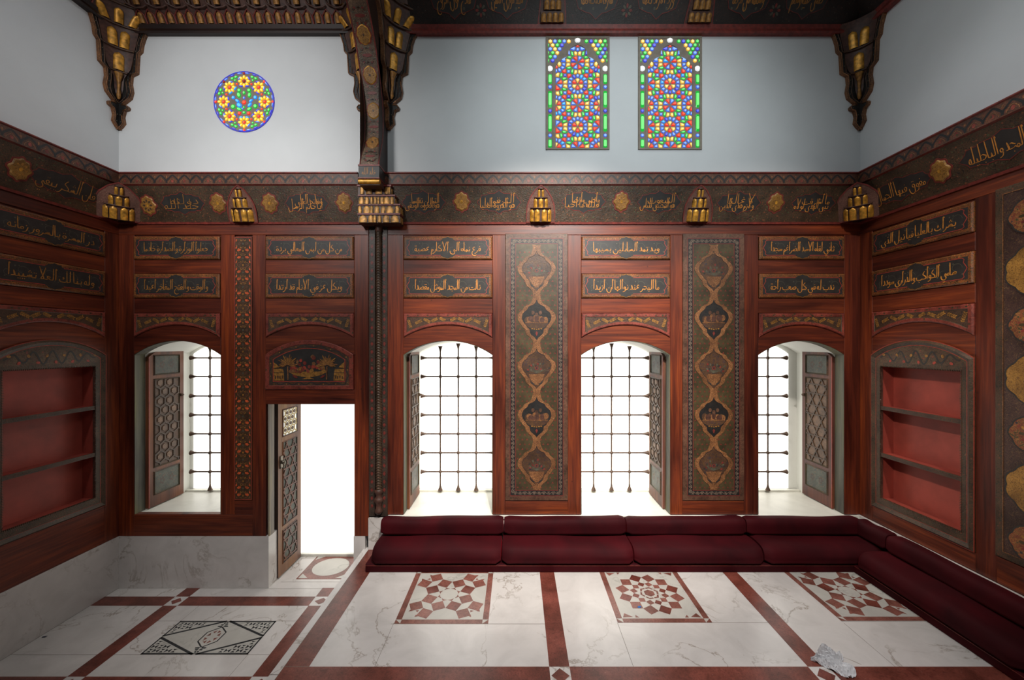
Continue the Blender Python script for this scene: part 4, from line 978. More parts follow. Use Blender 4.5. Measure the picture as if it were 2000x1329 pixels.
# --- tall panels with a chain of ogee medallions
OG = [(0, 7), (.10, 9), (.17, 12), (.21, 18), (.24, 24), (.30, 27), (.36, 34), (.44, 37), (.50, 36.5), (.57, 33), (.62, 29), (.66, 27), (.70, 22.5), (.77, 21.5), (.82, 18), (.87, 12), (.93, 8), (1, 7)]
def tall_panel(px0, px1, label, flip):
    x0, x1 = bX(px0), bX(px1); z0, z1 = bZ(977.5), bZ(457); cx, cz = (x0+x1)/2, (z0+z1)/2; W, H = (x1-x0)/2, (z1-z0)/2
    ins = lambda d: rect(-W+d, W-d, -H+d, H-d)
    mb = MB(); mb.ring(ins(0), ins(0), .02, 'brown_border', -.006); mb.ring(ins(0), ins(.004), -.006, 'brown_border', -.010); mb.ring(ins(.004), ins(.049), -.010, 'brown_border')
    p = put(mb.build('ornamental_panel', None, label, 'panel', 'tall ornamental panels'), 'back', cx, 0, cz)
    mb = MB(); mb.ring(ins(.049), ins(.055), -.0105, 'dark_red'); mb.ring(ins(.108), ins(.114), -.0105, 'dark_red'); mb.build('red_border', p)
    mb = MB(); mb.ring(ins(.055), ins(.108), -.010, 'scroll_ground')
    mid = ins(.0815)
    for s in range(4):
        (ax, az), (bx, bz) = mid[s], mid[(s+1) % 4]; L = math.hypot(bx-ax, bz-az); n = int(L/.047); ux, uz = (bx-ax)/L, (bz-az)/L
        wave = [(ax+ux*(L*j/(n*8))-uz*.013*sin(j*pi/8), az+uz*(L*j/(n*8))+ux*.013*sin(j*pi/8)) for j in range(n*8+1)]
        mb.ribbon(wave, .0045, -.0106, 'vine_pale')
        for i in range(n):
            t = (i+.5)*L/n; e = -1 if i % 2 else 1; px_, pz_ = ax+ux*t-uz*e*-.004, az+uz*t+ux*e*-.004
            mb.ell(px_, pz_, .0062, .0062, -.0109, 'vine_pale', 0, 6)
            for a in range(5): q = a*1.257+.3*i; mb.ell(px_+.0115*cos(q), pz_+.0115*sin(q), .0058, .0038, -.0108, 'vine_pale', q, 5)
            mb.ell(px_+uz*e*-.017+ux*.012, pz_-ux*e*-.017+uz*.012, .006, .004, -.0108, 'vine_pale', e, 5)
    mb.build('scroll_border', p)
    mb = MB(); mb.prism(ins(.114), -.010, None, 'olive_field'); 
    nr = int((2*H-.24)/.052)
    for r in range(nr):
        for c in range(9):
            x = -W+.135+c*.0502+(.025 if r % 2 else 0); z = -H+.14+r*.052
            if x > W-.125: continue
            for a in (pi/2, pi/2+2.1, pi/2+4.2): mb.ell(x+.006*cos(a), z+.006*sin(a), .0065, .0042, -.0106, 'dark_red', a, 5)
    mb.build('painted_field', p)
    chain = MB(); interior = MB()
    zz = lambda py: bZ(py)-cz
    necks = [577, 672, 767, 862]; tops = [487]+necks; bots = necks+[952]; k = 1/180.0
    for i in range(5):
        if i == 0: tp, bt = 577-95, 577
        elif i == 4: tp, bt = 862, 957
        else: tp, bt = necks[i-1], necks[i]
        P = [(t, w) for t, w in OG]
        out = [(w*k, zz(tp+(bt-tp)*t)) for t, w in P]; inn = [(max(0.0, w-8.6)*k, zz(tp+(bt-tp)*min(1, max(0, (.15+.73*t))))) for t, w in P]
        inn = [(max(0.0, w-8.8)*k, zz(tp+(bt-tp)*t)) for t, w in P]
        out = smooth(out, 2); inn = [(max(a, 0), b) for a, b in smooth(inn, 2)]
        m = len(out)
        for s in (1, -1):
            chain.add([(s*a, -.0135, b) for a, b in out]+[(s*a, -.0135, b) for a, b in inn], [((j, m+j, m+j+1, j+1) if s > 0 else (j+1, m+j+1, m+j, j)) for j in range(m-1)], 'ogee_band')
            chain.add([(s*a, -.0135, b) for a, b in out]+[(s*a, -.010, b) for a, b in out], [((j, j+1, m+j+1, m+j) if s < 0 else (j+1, j, m+j, m+j+1)) for j in range(m-1)], 'ogee_band')
            chain.ribbon([(s*a, b) for a, b in inn if a > .001], .004, -.0138, 'near_black')
            interior.add([(s*a, -.0120, b) for a, b in inn]+[(0, -.0120, b) for a, b in inn], [((j, m+j, m+j+1, j+1) if s > 0 else (j+1, m+j+1, m+j, j)) for j in range(m-1)], 'scroll_ground' if i % 2 else 'medallion_brown')
        zc = lambda f: zz(tp+(bt-tp)*f)
        motif = MB(); y = -.0128
        rg = random.Random(i+flip*9)
        if i % 2:       # footed bowl heaped with fruit
            bw = .125
            motif.prism([(-bw, zc(.56))]+[(bw*cos(pi+pi*j/12), zc(.56)-.07*sin(pi*j/12)) for j in range(13)][1:]+[], y, None, 'medallion_brown')
            for j in range(11):
                fx = -.10+.02*j; motif.ell(fx, zc(.56)+.02+.03*rg.random(), .022+.012*rg.random(), .03+.012*rg.random(), y-.0001*(j % 3), ('medallion_brown', 'ogee_band', 'niche_dark')[j % 3], n=10)
            for j in range(3): motif.ell(-.04+.04*j, zc(.36)-.02*(j % 2), .018, .022, y-.0005, 'brown_border', n=8)
            motif.ribbon([(-bw*.98, zc(.565)), (bw*.98, zc(.565))], .008, y-.0008, 'ogee_band')
            for j in range(5): motif.ell(-.05+.025*j, zc(.69)-.004*(2-abs(j-2)), .010, .0065, y-.0008, 'dull_gold', n=8)
            motif.prism([(0, zc(.84)), (.014, zc(.78)), (0, zc(.74)), (-.014, zc(.78))], y, None, 'dark_red')
        else:           # vase of flowers
            motif.prism([(-.022, zc(.84)), (.022, zc(.84)), (.07, zc(.72)), (.085, zc(.62)), (-.085, zc(.62)), (-.07, zc(.72))], y, None, 'ogee_band')
            for j in range(14):
                a = pi*(.08+.84*j/13); r = .05+.075*rg.random(); bx_, bz_ = r*1.25*cos(a), zc(.60)+r*sin(a)
                motif.ribbon([(0, zc(.6)), (bx_*.6, bz_*.5+zc(.6)*.5+.01), (bx_, bz_)], .0035, y, 'vine_grey')
                motif.ell(bx_, bz_, .013, .010, y-.0003, ('dark_red', 'ink_field', 'vine_grey')[j % 3], a, 7)
            motif.ell(0, zc(.5), .02, .02, y-.0006, 'dark_red', n=10); motif.ell(0, zc(.5), .010, .010, y-.0009, 'ink_field', n=8)
            for s in (-1, 1): motif.prism([(s*.02, zc(.82)), (s*.06, zc(.78)), (s*.05, zc(.86))][::s], y-.0004, None, 'ink_field')
        motif.build('fruit_pattern' if i % 2 else 'flower_pattern', p)
        if i == 0: chain.prism([(-.025, zc(.16)), (.025, zc(.16)), (.04, zc(.02)), (.05, zc(-.04)), (0, zc(-.02)), (-.05, zc(-.04)), (-.04, zc(.02))], -.013, None, 'ogee_band')
        if i == 4: chain.prism([(-.025, zc(.86)), (-.04, zc(1.0)), (0, zc(.985)), (.04, zc(1.0)), (.025, zc(.86))], -.013, None, 'ogee_band')
    chain.build('ogee_chain', p); interior.build('medallion_ground', p)
tall_panel(987, 1109, 'tall painted panel with gold medallion chain, the one nearer the carved arch', 0)
tall_panel(1333, 1453, 'tall painted panel with gold medallion chain, the one nearer the far corner', 1)

# --- slim flower strip beside the door
x0, x1 = bX(458), bX(493); z0, z1 = bZ(977), bZ(463); W, H = (x1-x0)/2, (z1-z0)/2
mb = MB(); mb.ring(rect(-W, W, -H, H), rect(-W, W, -H, H), .02, 'carved_green', -.006); mb.prism(rect(-W, W, -H, H), -.006, None, 'strip_ground')
p = put(mb.build('flower_panel', None, 'slim painted strip of orange flowers between the hexagon shutter and the doorway', 'panel'), 'back', (x0+x1)/2, 0, (z0+z1)/2)
mb = MB(); mb.ring(rect(-W+.004, W-.004, -H+.004, H-.004), rect(-W+.011, W-.011, -H+.011, H-.011), -.0072, 'line_red'); mb.build('red_border', p)
mb = MB(); st = .078; k = 0; z = -H+.05
while z < H-.04:
    for s in (-1, 1):
        mb.ribbon(smooth([(s*.006, z-.03), (s*.05, z-.012), (s*.062, z+.018), (s*.034, z+.03), (s*.018, z+.012)], 3), .0055, -.0072, 'olive_field' if k % 2 else 'ogee_band')
        if k % 3 != 2:
            for a in (.4, 1.2, 2.0): mb.ell(s*.038+.014*s*cos(a), z+.012*sin(a), .015, .009, -.0076, 'flower_orange', s*a, 6)
        else:
            for a in (0, 1.26, 2.5, 3.8, 5.0): mb.ell(s*.040+.011*cos(a), z+.011*sin(a), .009, .006, -.0076, 'brown_border', a, 6)
        mb.ell(s*.072, z+.036, .008, .016, -.0074, 'flower_orange', s*.4, 6); mb.ell(s*.022, z+.036, .012, .006, -.0074, 'dull_gold', s*.8, 6)
        mb.ell(s*.07, z-.02, .007, .013, -.0074, 'ogee_band', -s*.6, 6)
    mb.ell(0, z, .010, .012, -.0076, 'vine_grey' if k % 2 else 'dull_gold', n=8); mb.ell(0, z+.04, .006, .016, -.0075, 'ogee_band', n=6)
    z += st; k += 1
mb.build('flower_pattern', p)

# --- painted fruit scene over the doorway
x0, x1 = bX(518), bX(691); W = (x1-x0)/2-.003; zb, zs, za = bZ(762)+.003, ARS, ARA+.005
def lun(d): return [(-W+d, zb+d), (W-d, zb+d)]+arc(-W+d, W-d, zs-d*.6, za-d, 28)[::-1]
mb = MB(); mb.ring(lun(0), lun(0), .05, 'dark_red', -.006); mb.ring(lun(0), lun(.006), -.006, 'spandrel_border', -.012); mb.ring(lun(.006), lun(.042), -.012, 'spandrel_border'); mb.ring(lun(.042), lun(.046), -.012, 'dark_red', -.009)
p = put(mb.build('painted_lunette', None, 'arched painting of a fruit bowl between two gold trees over the doorway', 'panel'), 'back', (x0+x1)/2, 0, 0)
mb = MB(); mb.ring(lun(.046), lun(.088), -.009, 'medallion_brown'); c = lun(.067); L = []
for i in range(len(c)):
    (ax, az), (bx, bz) = c[i], c[(i+1) % len(c)]; d = math.hypot(bx-ax, bz-az); n = max(1, int(d/.011))
    for j in range(n): L.append((ax+(bx-ax)*j/n, az+(bz-az)*j/n, (az-bz)/d, (bx-ax)/d))
mb.ribbon([(x+nx*.014*sin(i*.52), z+nz*.014*sin(i*.52)) for i, (x, z, nx, nz) in enumerate(L)], .010, -.0096, 'ink_field', closed=True)
for i in range(0, len(L), 12):
    x, z, nx, nz = L[i+3] if i+3 < len(L) else L[i]; mb.ell(x-nx*.006, z-nz*.006, .007, .006, -.0098, 'dull_gold', n=6)
mb.build('wave_border', p)
mb = MB(); mb.ring(lun(.086), lun(.093), -.0098, 'line_red'); mb.build('red_border', p)
mb = MB(); mb.prism(lun(.092), -.009, None, 'ink_field'); mb.build('painted_field', p)
mb = MB(); y = -.0100; qx = lambda a: (a-775)/7.38/180; qz = lambda b: bZ(640+b/7.38)
mb.prism([(qx(480), qz(640)), (qx(560), qz(685)), (qx(690), qz(712)), (qx(740), qz(716)), (qx(670), qz(745)), (qx(850), qz(745)), (qx(785), qz(716)), (qx(840), qz(710)), (qx(960), qz(680)), (qx(1035), qz(632))][::1], y, None, 'dull_gold')
rg = random.Random(4)
for i in range(46):
    t = rg.random(); a = rg.uniform(-1, 1); X = 760+a*270; top = 640-290*max(0, 1-abs(a)**1.6); Z = 635-(635-top)*t*.9
    mb.ell(qx(X), qz(Z), .014+.010*rg.random(), .016+.010*rg.random(), y-.0002-.00004*i, ('line_red', 'ogee_band', 'dark_red', 'dull_gold', 'spandrel_border', 'ogee_band')[i % 6], rg.random()*3, 8)
for cxp in (440, 1090):
    mb.ribbon([(qx(cxp+35 if cxp < 700 else cxp-60), qz(750)), (qx(cxp+30 if cxp < 700 else cxp-55), qz(560))], .012, y-.003, 'ogee_band')
    ox, oz = qx(cxp+30 if cxp < 700 else cxp-55), qz(530)
    for j in range(19):
        a = pi*(-.15+1.3*j/18); l = .075+.02*(j % 3); mb.ell(ox+l*.5*cos(a), oz+l*.45*sin(a), l*.55, .007, y-.0032, 'dull_gold' if j % 2 else 'ogee_band', a, 8)
for s in (-1, 1):
    xe = W-.096
    mb.prism([(s*xe, qz(765)), (s*(xe-.115), qz(765)), (s*(xe-.11), qz(650)), (s*(xe-.10), qz(595)), (s*xe, qz(595))][::-s], y-.0028, None, 'dull_gold')
    mb.prism([(s*xe, qz(585)), (s*(xe-.06), qz(575)), (s*(xe-.04), qz(540)), (s*xe, qz(500))][::-s], y-.0028, None, 'dull_gold')
    mb.ribbon([(s*xe, qz(650)), (s*(xe-.11), qz(650))], .006, y-.0034, 'ink_field')
    for j in range(4): mb.ell(s*(xe-.02-.025*j), qz(720-8*(j % 2)), .009, .02, y-.0034, 'medallion_brown', n=6)
    mb.ell(s*.15, qz(705), .03, .012, y-.003, 'dark_red', s*.5, 8)
mb.build('fruit_pattern', p)

# --- big brocade panel on the side wall by the sofa
W, H = .34, (3.845-1.01)/2; cz = (3.845+1.01)/2
ins = lambda d: rect(-W+d, W-d, -H+d, H-d)
mb = MB(); mb.ring(ins(0), ins(0), .02, 'carved_green', -.008); mb.ring(ins(0), ins(.006), -.008, 'carved_green', -.014); mb.ring(ins(.006), ins(.05), -.014, 'carved_green'); mb.ring(ins(.05), ins(.056), -.0145, 'ogee_band')
p = put(mb.build('brocade_panel', None, 'wide plum panel with large gold cusped medallions beside the lit cupboard', 'panel'), 'right', 1.235+W, 0, cz)
mb = MB(); mb.prism(ins(.056), -.012, None, 'purple_field'); mb.build('painted_field', p)
ol = MB()
for c in (0,):
    for i in range(5):
        z = 3.98-.80*i-cz
        for mbx, cen, mt, rx, rz, lob in ((MB(), 3.19-.80*i-cz, 'gold_brocade', .262, .20, 10), (MB(), 3.59-.80*i-cz, 'rose_brocade', .24, .155, 9)):
            if abs(cen) > H-.05: continue
            n = 96; pts = [(c+rx*(1+.06*abs(sin(lob*a/2)))*cos(a), cen+rz*(1+.06*abs(sin(lob*a/2)))*sin(a)) for a in [2*pi*j/n for j in range(n)]]
            pts = [(x, max(-H+.06, min(H-.06, q))) for x, q in pts]
            mbx.prism(pts, -.016, -.012, mt); ol.ribbon(pts, .010, -.0166, 'ink_field', closed=True)
            mbx.build('flower_medallion' if lob == 9 else 'gold_medallion', p)
            if lob == 9:
                rg = random.Random(i)
                for j in range(16):
                    a = 2*pi*j/16; ol.ell(c+rx*.7*cos(a), max(-H+.07, min(H-.07, cen+rz*.7*sin(a))), .022, .012, -.0165, ('dark_red', 'dull_gold', 'olive_field')[j % 3], a, 7)
ol.build('outline_pattern', p)

# ================================================================== CUPBOARDS
def cupboard(side, label):
    s = 1 if side == 'right' else -1
    root = put(empty('wall_cupboard', label, 'cupboard', None, 'thing'), side, s*.62, 0, 0); hb = .472   # bay half width
    z0, z1 = 1.066, 2.43; ow = .378; fz0 = .955
    mb = MB(); D = .135
    mb.add([(-ow, D, z0), (ow, D, z0), (ow, D, z1), (-ow, D, z1)], [(0, 1, 2, 3)], 'cupboard_red'); mb.build('back_panel', root)
    for q in (-1, 1):
        mb = MB(); mb.box(*sorted((q*ow, q*(ow+.02))), .0, D+.02, z0-.02, z1+.02, 'cupboard_red'); mb.build('side_panel', root)
    for z, nm in ((z0-.02, 'bottom_board'), (z1, 'top_board')):
        mb = MB(); mb.box(-ow-.02, ow+.02, .0, D+.02, z, z+.02, 'cupboard_red'); mb.build(nm, root)
    for z in (1.985, 1.505):
        mb = MB(); mb.box(-ow, ow, .014, D, z, z+.022, 'cupboard_red')
        sh = mb.build('shelf', root); mb = MB(); mb.box(-ow, ow, -.004, .014, z-.008, z+.03, 'carved_green')
        for i in range(60): x = -ow+.0126*(i+.5); mb.ribbon([(x-.005, z-.004), (x+.005, z+.026)], .004, -.0055, 'niche_dark')
        mb.build('shelf_edge', sh)
    # frame: two stiles, bottom, tympanum
    mb = MB(); top = arc(-hb, hb, ARS, ARA, 28); ti = arc(-hb+.055, hb-.055, ARS-.035, ARA-.05, 28)
    outer = [(-hb, fz0), (hb, fz0)]+top[::-1]; i1 = [(-hb+.02, fz0+.02), (hb-.02, fz0+.02)]+arc(-hb+.02, hb-.02, ARS-.012, ARA-.02, 28)[::-1]; i2 = [(-hb+.052, fz0+.052), (hb-.052, fz0+.052)]+arc(-hb+.052, hb-.052, ARS-.03, ARA-.05, 28)[::-1]
    mb.ring(outer, outer, .05, 'carved_green', -.012); mb.ring(outer, i1, -.012, 'carved_green', -.03); mb.ring(i1, i2, -.03, 'carved_green', -.008)
    f = mb.build('cupboard_frame', root)
    mb = MB(); mb.ribbon(outer, .007, -.0135, 'line_red', closed=True, th=.004); mb.ribbon(i2, .006, -.0095, 'line_red', closed=True); mb.build('red_border', f)
    mb = MB(); e = .052; q1, q2 = -hb+e, hb-e
    mb.prism(rect(q1, -ow, fz0+e, z1+.03), -.008, None, 'carved_green'); mb.prism(rect(ow, q2, fz0+e, z1+.03), -.008, None, 'carved_green'); mb.prism(rect(-ow, ow, fz0+e, z0), -.008, None, 'carved_green')
    mb.prism(rect(-ow, ow, z1, z1+.03), -.008, None, 'carved_green')
    mb.ring(rect(-ow-.0, ow+.0, z0-.0, z1), rect(-ow+.006, ow-.006, z0+.006, z1-.006), -.008, 'niche_dark', .02)
    for i in range(56):                                   # scalloped lace edge of the opening
        x = -ow+.0135*(i+.5)
        for zz_, sg in ((z0, 1), (z1, -1)): mb.prism([(x-.006, zz_), (x+.006, zz_), (x, zz_+.014)] if sg > 0 else [(x+.006, zz_), (x-.006, zz_), (x, zz_-.014)], -.010, -.002, 'carved_green')
    for i in range(100):
        z = z0+.01365*(i+.5); big = .012+.008*abs(sin(i*pi/33.3))**8
        for q in (-1, 1): mb.prism([(q*ow, z-.006), (q*(ow-big), z), (q*ow, z+.006)][::-q], -.010, -.002, 'carved_green')
    mb.build('lace_border', root)
    mb = MB(); tp = [(q1, z1+.03), (q2, z1+.03)]+arc(q1, q2, ARS-.03, ARA-.05, 28)[::-1]; mb.prism(tp, -.008, None, 'tympanum')
    wv = [(q1+.05+i*(q2-q1-.1)/60, 2.525+.062*(1-((i-30)/34)**2)*sin(i*.52-1.2)) for i in range(61)]
    mb.ribbon(wv, .014, -.0092, 'ink_field')
    for i in range(11):
        x = q1+.09+i*.07; mb.ell(x, 2.51+.03*cos(i*pi), .016, .012, -.0096, 'line_red' if i % 2 else 'dull_gold', i, 8)
    mb.build('tympanum_panel', root)
    if side == 'right':
        for z in (2.425, 2.19, 2.08, 2.055, 1.87, 1.62):
            mb = MB(); mb.sphere((-ow+.004, -.004, z), .0055, 'steel' if z in (1.87, 1.62, 2.055) else 'plaster', 8, 6); mb.build('light_leak_dot', root)  # pale beads stand in for light leaking through gaps at the edge
    return root
cupboard('right', 'lit arched wall cupboard with empty red shelves above the corner sofa')
cupboard('left', 'dim arched wall cupboard with empty red shelves above bare marble')
# ================================================================== FRIEZE, MOULDINGS, BRACKETS
TILT = math.atan2(.10, .356); SL = .372; FZ = bZ(435, 4.34)
fx = lambda px: bX(px, 4.29)
fs = lambda py: (435-py)/70*SL
def frieze(wall, xa, xb, ma, mc, label, items, dim=False):
    """xa..xb along the wall, ma/mc = how much the top end is mitred; items: (x, s, kind, text)"""
    mb = MB(); pl = [(xa, 0), (xb, 0), (xb-mc, SL), (xa+ma, SL)]
    mb.prism(pl, 0, .02, 'frieze_field')
    o = put(mb.build('frieze_board', None, label, 'frieze', 'painted frieze boards'), wall, 0, -.012, FZ, TILT)
    mb = MB(); mb.box(xa, xb, -.008, .01, -.018, .006, 'dark_red'); mb.build('red_edge', o)
    for x, s, kind, txt in items:
        if kind == 'm':
            mb = MB(); n = 48; P = lambda k: [(x+k*.070*cos(a)*(1+.10*cos(8*a))*(1.0+.12*abs(cos(a))**6), s+k*.093*sin(a)*(1+.06*cos(8*a))) for a in [2*pi*i/n for i in range(n)]]
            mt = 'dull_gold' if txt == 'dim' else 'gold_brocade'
            mb.prism(P(1.16), -.003, 0, 'dark_red'); mb.bevel_prism(P(1), P(.86), -.004, -.012, mt)
            for i in range(8):
                a = 2*pi*i/8; mb.ell(x+.036*cos(a), s+.048*sin(a), .014, .010, -.0135, 'dull_gold' if mt == 'gold_brocade' else 'carved_green', a, 7)
            mb.ell(x, s, .014, .018, -.0135, 'gold', n=8); mb.build('gold_medallion', o)
        else:
            w, h = .215, .088; n = 2
            c = [(0, h*1.35), (-.05, h*1.0), (-.11, h*1.0), (-.13, h*.85), (-w+.03, h*.8), (-w+.02, h*.5), (-w-.02, 0), (-w+.02, -h*.5), (-w+.03, -h*.8), (-.13, -h*.85), (-.11, -h), (-.05, -h), (0, -h*1.35)]
            c = c+[(-a, b) for a, b in c[::-1]][1:-1]
            if kind == 's': sx = 1.35
            else: sx = 1
            c = [(x+a*sx, s+b) for a, b in c]
            mb = MB(); mb.prism(c, -.002, None, 'ink_field'); mb.ribbon(c, .006, -.0026, 'dark_red', closed=True)
            mb.build('cartouche_field', o)
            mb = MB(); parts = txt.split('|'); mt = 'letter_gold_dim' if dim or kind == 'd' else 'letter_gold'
            for i, t in enumerate(parts):
                lettering(mb, t, x+(.0 if len(parts) == 1 else (-.02, .02)[i % 2]), s+(0 if len(parts) == 1 else (-.018, .030)[i]), .37*sx*(1 if i == 0 else .8), .135 if len(parts) == 1 else .10, -.0035-.0004*i, mt, .0068)
            mb.build('lettering', o)
    return o
frieze('back', XL+.012, bX(712), .10, 0, 'short painted frieze with faded gold medallions over the doorway side',
       [(fx(290), fs(402), 'm', 'dim'), (fx(358), fs(398), 'd', 'خلد الله|دولته'), (fx(427), fs(398), 'm', ''), (fx(528), fs(398), 'm', ''), (fx(600), fs(398), 't', 'ايا خاتم الرسل|وفاتح العلى'), (fx(673), fs(397), 'm', '')])
frieze('back', bX(764), XR-.012, 0, .10, 'long painted frieze with gold script above the three sofa windows',
       [(fx(828), fs(396), 't', 'هو العروة الوثقى|التي لن تفصما'), (fx(902), fs(395), 'm', ''), (fx(975), fs(396), 't', 'هو الذروة العليا|الترقى'), (fx(1140), fs(395), 't', 'فلله ما احيا|واحمى وارحما'), (fx(1213), fs(395), 'm', ''),
        (fx(1287), fs(396), 't', 'هو المجتبى للناس|المبعوث'), (fx(1442), fs(397), 't', 'ولازم هدى الدين|لا غالبا'), (fx(1514), fs(397), 'm', ''), (fx(1588), fs(398), 't', 'نبي الهدى لولاه|ما اشرقت')])
def side_u(px, s):   # along a side wall (distance from the corner) for a pixel column
    X = (XR if px > 1009 else -XL)-.05; return YB-F_PX*X/abs(px-1009)
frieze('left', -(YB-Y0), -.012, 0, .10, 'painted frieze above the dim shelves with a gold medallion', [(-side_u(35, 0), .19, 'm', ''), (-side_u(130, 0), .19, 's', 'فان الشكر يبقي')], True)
frieze('right', .012, YB-Y0, .10, 0, 'painted frieze above the lit red cupboard and plum panel', [(side_u(1757, 0), .18, 's', 'مفوق فيها الجمال'), (side_u(1840, 0), .19, 'm', ''), (side_u(1968, 0), .19, 's', 'وجود المجد والباجليله')])

def moulding(n, wall, xa, xb, ma, mc, label):
    zb, zt, d = 4.322, 4.452, -.128; mb = MB()
    prof = [(0, zb), (d+.02, zb), (d, zb+.012), (d, zt-.012), (d-.012, zt-.004), (d-.012, zt+.006), (.0, zt+.012)]
    V = []; 
    for e in (0, 1):
        for y, z in prof: V.append(((xa+ma*(-y/.128)) if e == 0 else (xb-mc*(-y/.128)), y, z))
    q = len(prof); mats = ['dark_red', 'dark_red', 'merlon_field', 'dark_red', 'dark_red', 'dark_red']
    for i in range(q-1): mb.add([V[i], V[q+i], V[q+i+1], V[i+1]], [(0, 1, 2, 3)], mats[i])
    o = put(mb.build('trim_%d' % n, None, label, 'moulding', None, 'structure'), wall, 0, 0, 0)
    mb = MB(); x = xa+ma+.065
    while x < xb-mc-.05:
        a = [(x-.062, zb+.024), (x-.058, zb+.05), (x-.03, zb+.082), (x, zb+.103), (x+.03, zb+.082), (x+.058, zb+.05), (x+.062, zb+.024)]
        mb.ribbon(smooth(a, 3), .016, d-.001, 'scroll_ground'); mb.ribbon(smooth([(px_*.62+x*.38, (z_-zb-.02)*.6+zb+.022) for px_, z_ in a], 2), .005, d-.0014, 'ogee_band')
        mb.ell(x, zb+.045, .014, .018, d-.0012, 'spandrel_border', n=8); mb.ell(x-.0625, zb+.085, .008, .014, d-.0012, 'ogee_band', n=6)
        x += .125
    mb.build('merlon_pattern', o); return o
moulding(1, 'back', XL, bX(708), .128, 0, 'painted merlon moulding below the round window'); moulding(2, 'back', bX(750), XR, 0, .128, 'painted merlon moulding below the two tall stained glass windows')
moulding(3, 'left', -(YB-Y0), 0, 0, .128, 'painted merlon moulding on the wall of the dim shelves'); moulding(4, 'right', 0, YB-Y0, .128, 0, 'painted merlon moulding on the wall of the lit cupboard')

def bracket(label, corner=None, px=None, side=None):
    root = empty('gilded_bracket', label, 'bracket', 'gilded stalactite brackets on the frieze')
    hw = .152
    if px is not None: put(root, 'back', fx(px), -.018, FZ, TILT)
    else:
        hw = .20; sx = 1 if corner == 'right' else -1; d = .13
        cx = (XR if sx > 0 else XL)-sx*(.012+d*.85); cy = YB-.012-d*.85
        root.location = (cx, cy, FZ); root.rotation_euler = (math.atan2(.141, .356), 0, -sx*pi/4)
    k = 1.0 if px is not None else 1.05; H = .375
    ar = [(-hw, 0), (hw, 0), (hw, .10), (hw*.93, .18), (hw*.72, .26), (hw*.4, .33), (0, H), (-hw*.4, .33), (-hw*.72, .26), (-hw*.93, .18), (-hw, .10)]
    mb = MB(); mb.prism(ar, -.006, .02, 'niche_dots'); mb.ribbon(ar, .012, -.010, 'dark_red', closed=True, th=.008); mb.build('arched_plaque', root)
    for z, h, w, n, out, nm in ((.004, .138, .205*k, 4, .05, 'lower_tier'), (.142, .105, .130*k, 3, .042, 'middle_tier'), (.25, .085, .052*k, 2, .024, 'top_tier')):
        mb = MB(); m = 10
        # curved body with ledge below
        body = [(w/2*cos(pi*i/m)*-1, -out*sin(pi*i/m)*.82-.004) for i in range(m+1)]
        V = [(x, y, z) for x, y in body]+[(x*.9, y*.85, z+h) for x, y in body]; mb.add(V, [(i, i+1, m+2+i, m+1+i) for i in range(m)], 'niche_dark'); mb.add(V[m+1:], [tuple(range(m+1))], 'niche_dark')
        mb.tube([(x*1.04, y*1.04, z+h+.003) for x, y in body], .0065, 'niche_dark', 6)
        t = mb.build(nm, root); mb = MB()
        for i in range(n):
            a = pi*(i+.5)/n; ox, oy = -w/2*cos(a), -out*sin(a)*.82-.004
            nx, ny = -cos(a)*out, -sin(a)*w/2; l = math.hypot(nx, ny); nx /= l; ny /= l
            wd = w*1.12/n
            mb.bullet((ox, oy, z+.004), (-ny, nx, 0), (0, 0, 1), (nx, ny, 0), wd, h*.92, .014, 'gold')
        mb.build('gold_lobe', t)
    return root
for px, lb in ((472, 'gilded stalactite bracket on the short frieze over the slim flower strip'), (1056, 'gilded stalactite bracket over the tall panel nearer the arch'), (1364, 'gilded stalactite bracket over the tall panel nearer the corner')): bracket(lb, px=px)
bracket('gilded stalactite bracket across the corner by the hexagon shutter', corner='left'); bracket('gilded stalactite bracket across the corner above the sofa', corner='right')

# ================================================================== COLUMN, CAPITAL, ARCH
CX = bX(738.5, 4.31)
col = put(empty('spiral_column', 'slender dark herringbone column below the gilded arch capital', 'column', None, 'thing'), 'back', CX, 0, .78)
for s, a, c in ((-1, 720.5, 733), (1, 744.5, 757)):
    mb = MB(); xa, xb = bX(a)-CX, bX(c)-CX; mb.cbox(xa, xb, 0, Z_R1-.78-.0, -.004, .02, .004, 'column_band')
    for i in range(34): mb.prism([((xa+xb)/2-.016, .11+i*.088), ((xa+xb)/2, .085+i*.088), ((xa+xb)/2+.016, .11+i*.088), ((xa+xb)/2, .135+i*.088)], -.0052, None, 'dark_red'); mb.ell((xa+xb)/2, .15+i*.088, .010, .004, -.0054, 'vine_grey', n=6)
    mb.build('painted_band', col)
mb = MB(); nz, na = 520, 12; z0, z1 = .27, 3.10; V = []
for j in range(nz+1):
    z = z0+(z1-z0)*j/nz
    for i in range(na+1):
        a = pi*i/na; w = sin(2*pi*(z/.028+abs(a-pi/2)*.55)); r = .031+.0035*w
        V.append((-r*cos(a), -.012-r*sin(a)*1.1, z))
mb.add(V, [(j*(na+1)+i, j*(na+1)+i+1, (j+1)*(na+1)+i+1, (j+1)*(na+1)+i) for j in range(nz) for i in range(na)], 'carved_green', True); mb.build('shaft', col)
def lathe(mb, prof, c, m, n=16):
    V = [(c[0]+r*cos(2*pi*i/n), c[1]+r*sin(2*pi*i/n), z) for r, z in prof for i in range(n)]
    mb.add(V, [(j*n+i, j*n+(i+1) % n, (j+1)*n+(i+1) % n, (j+1)*n+i) for j in range(len(prof)-1) for i in range(n)], m, True)
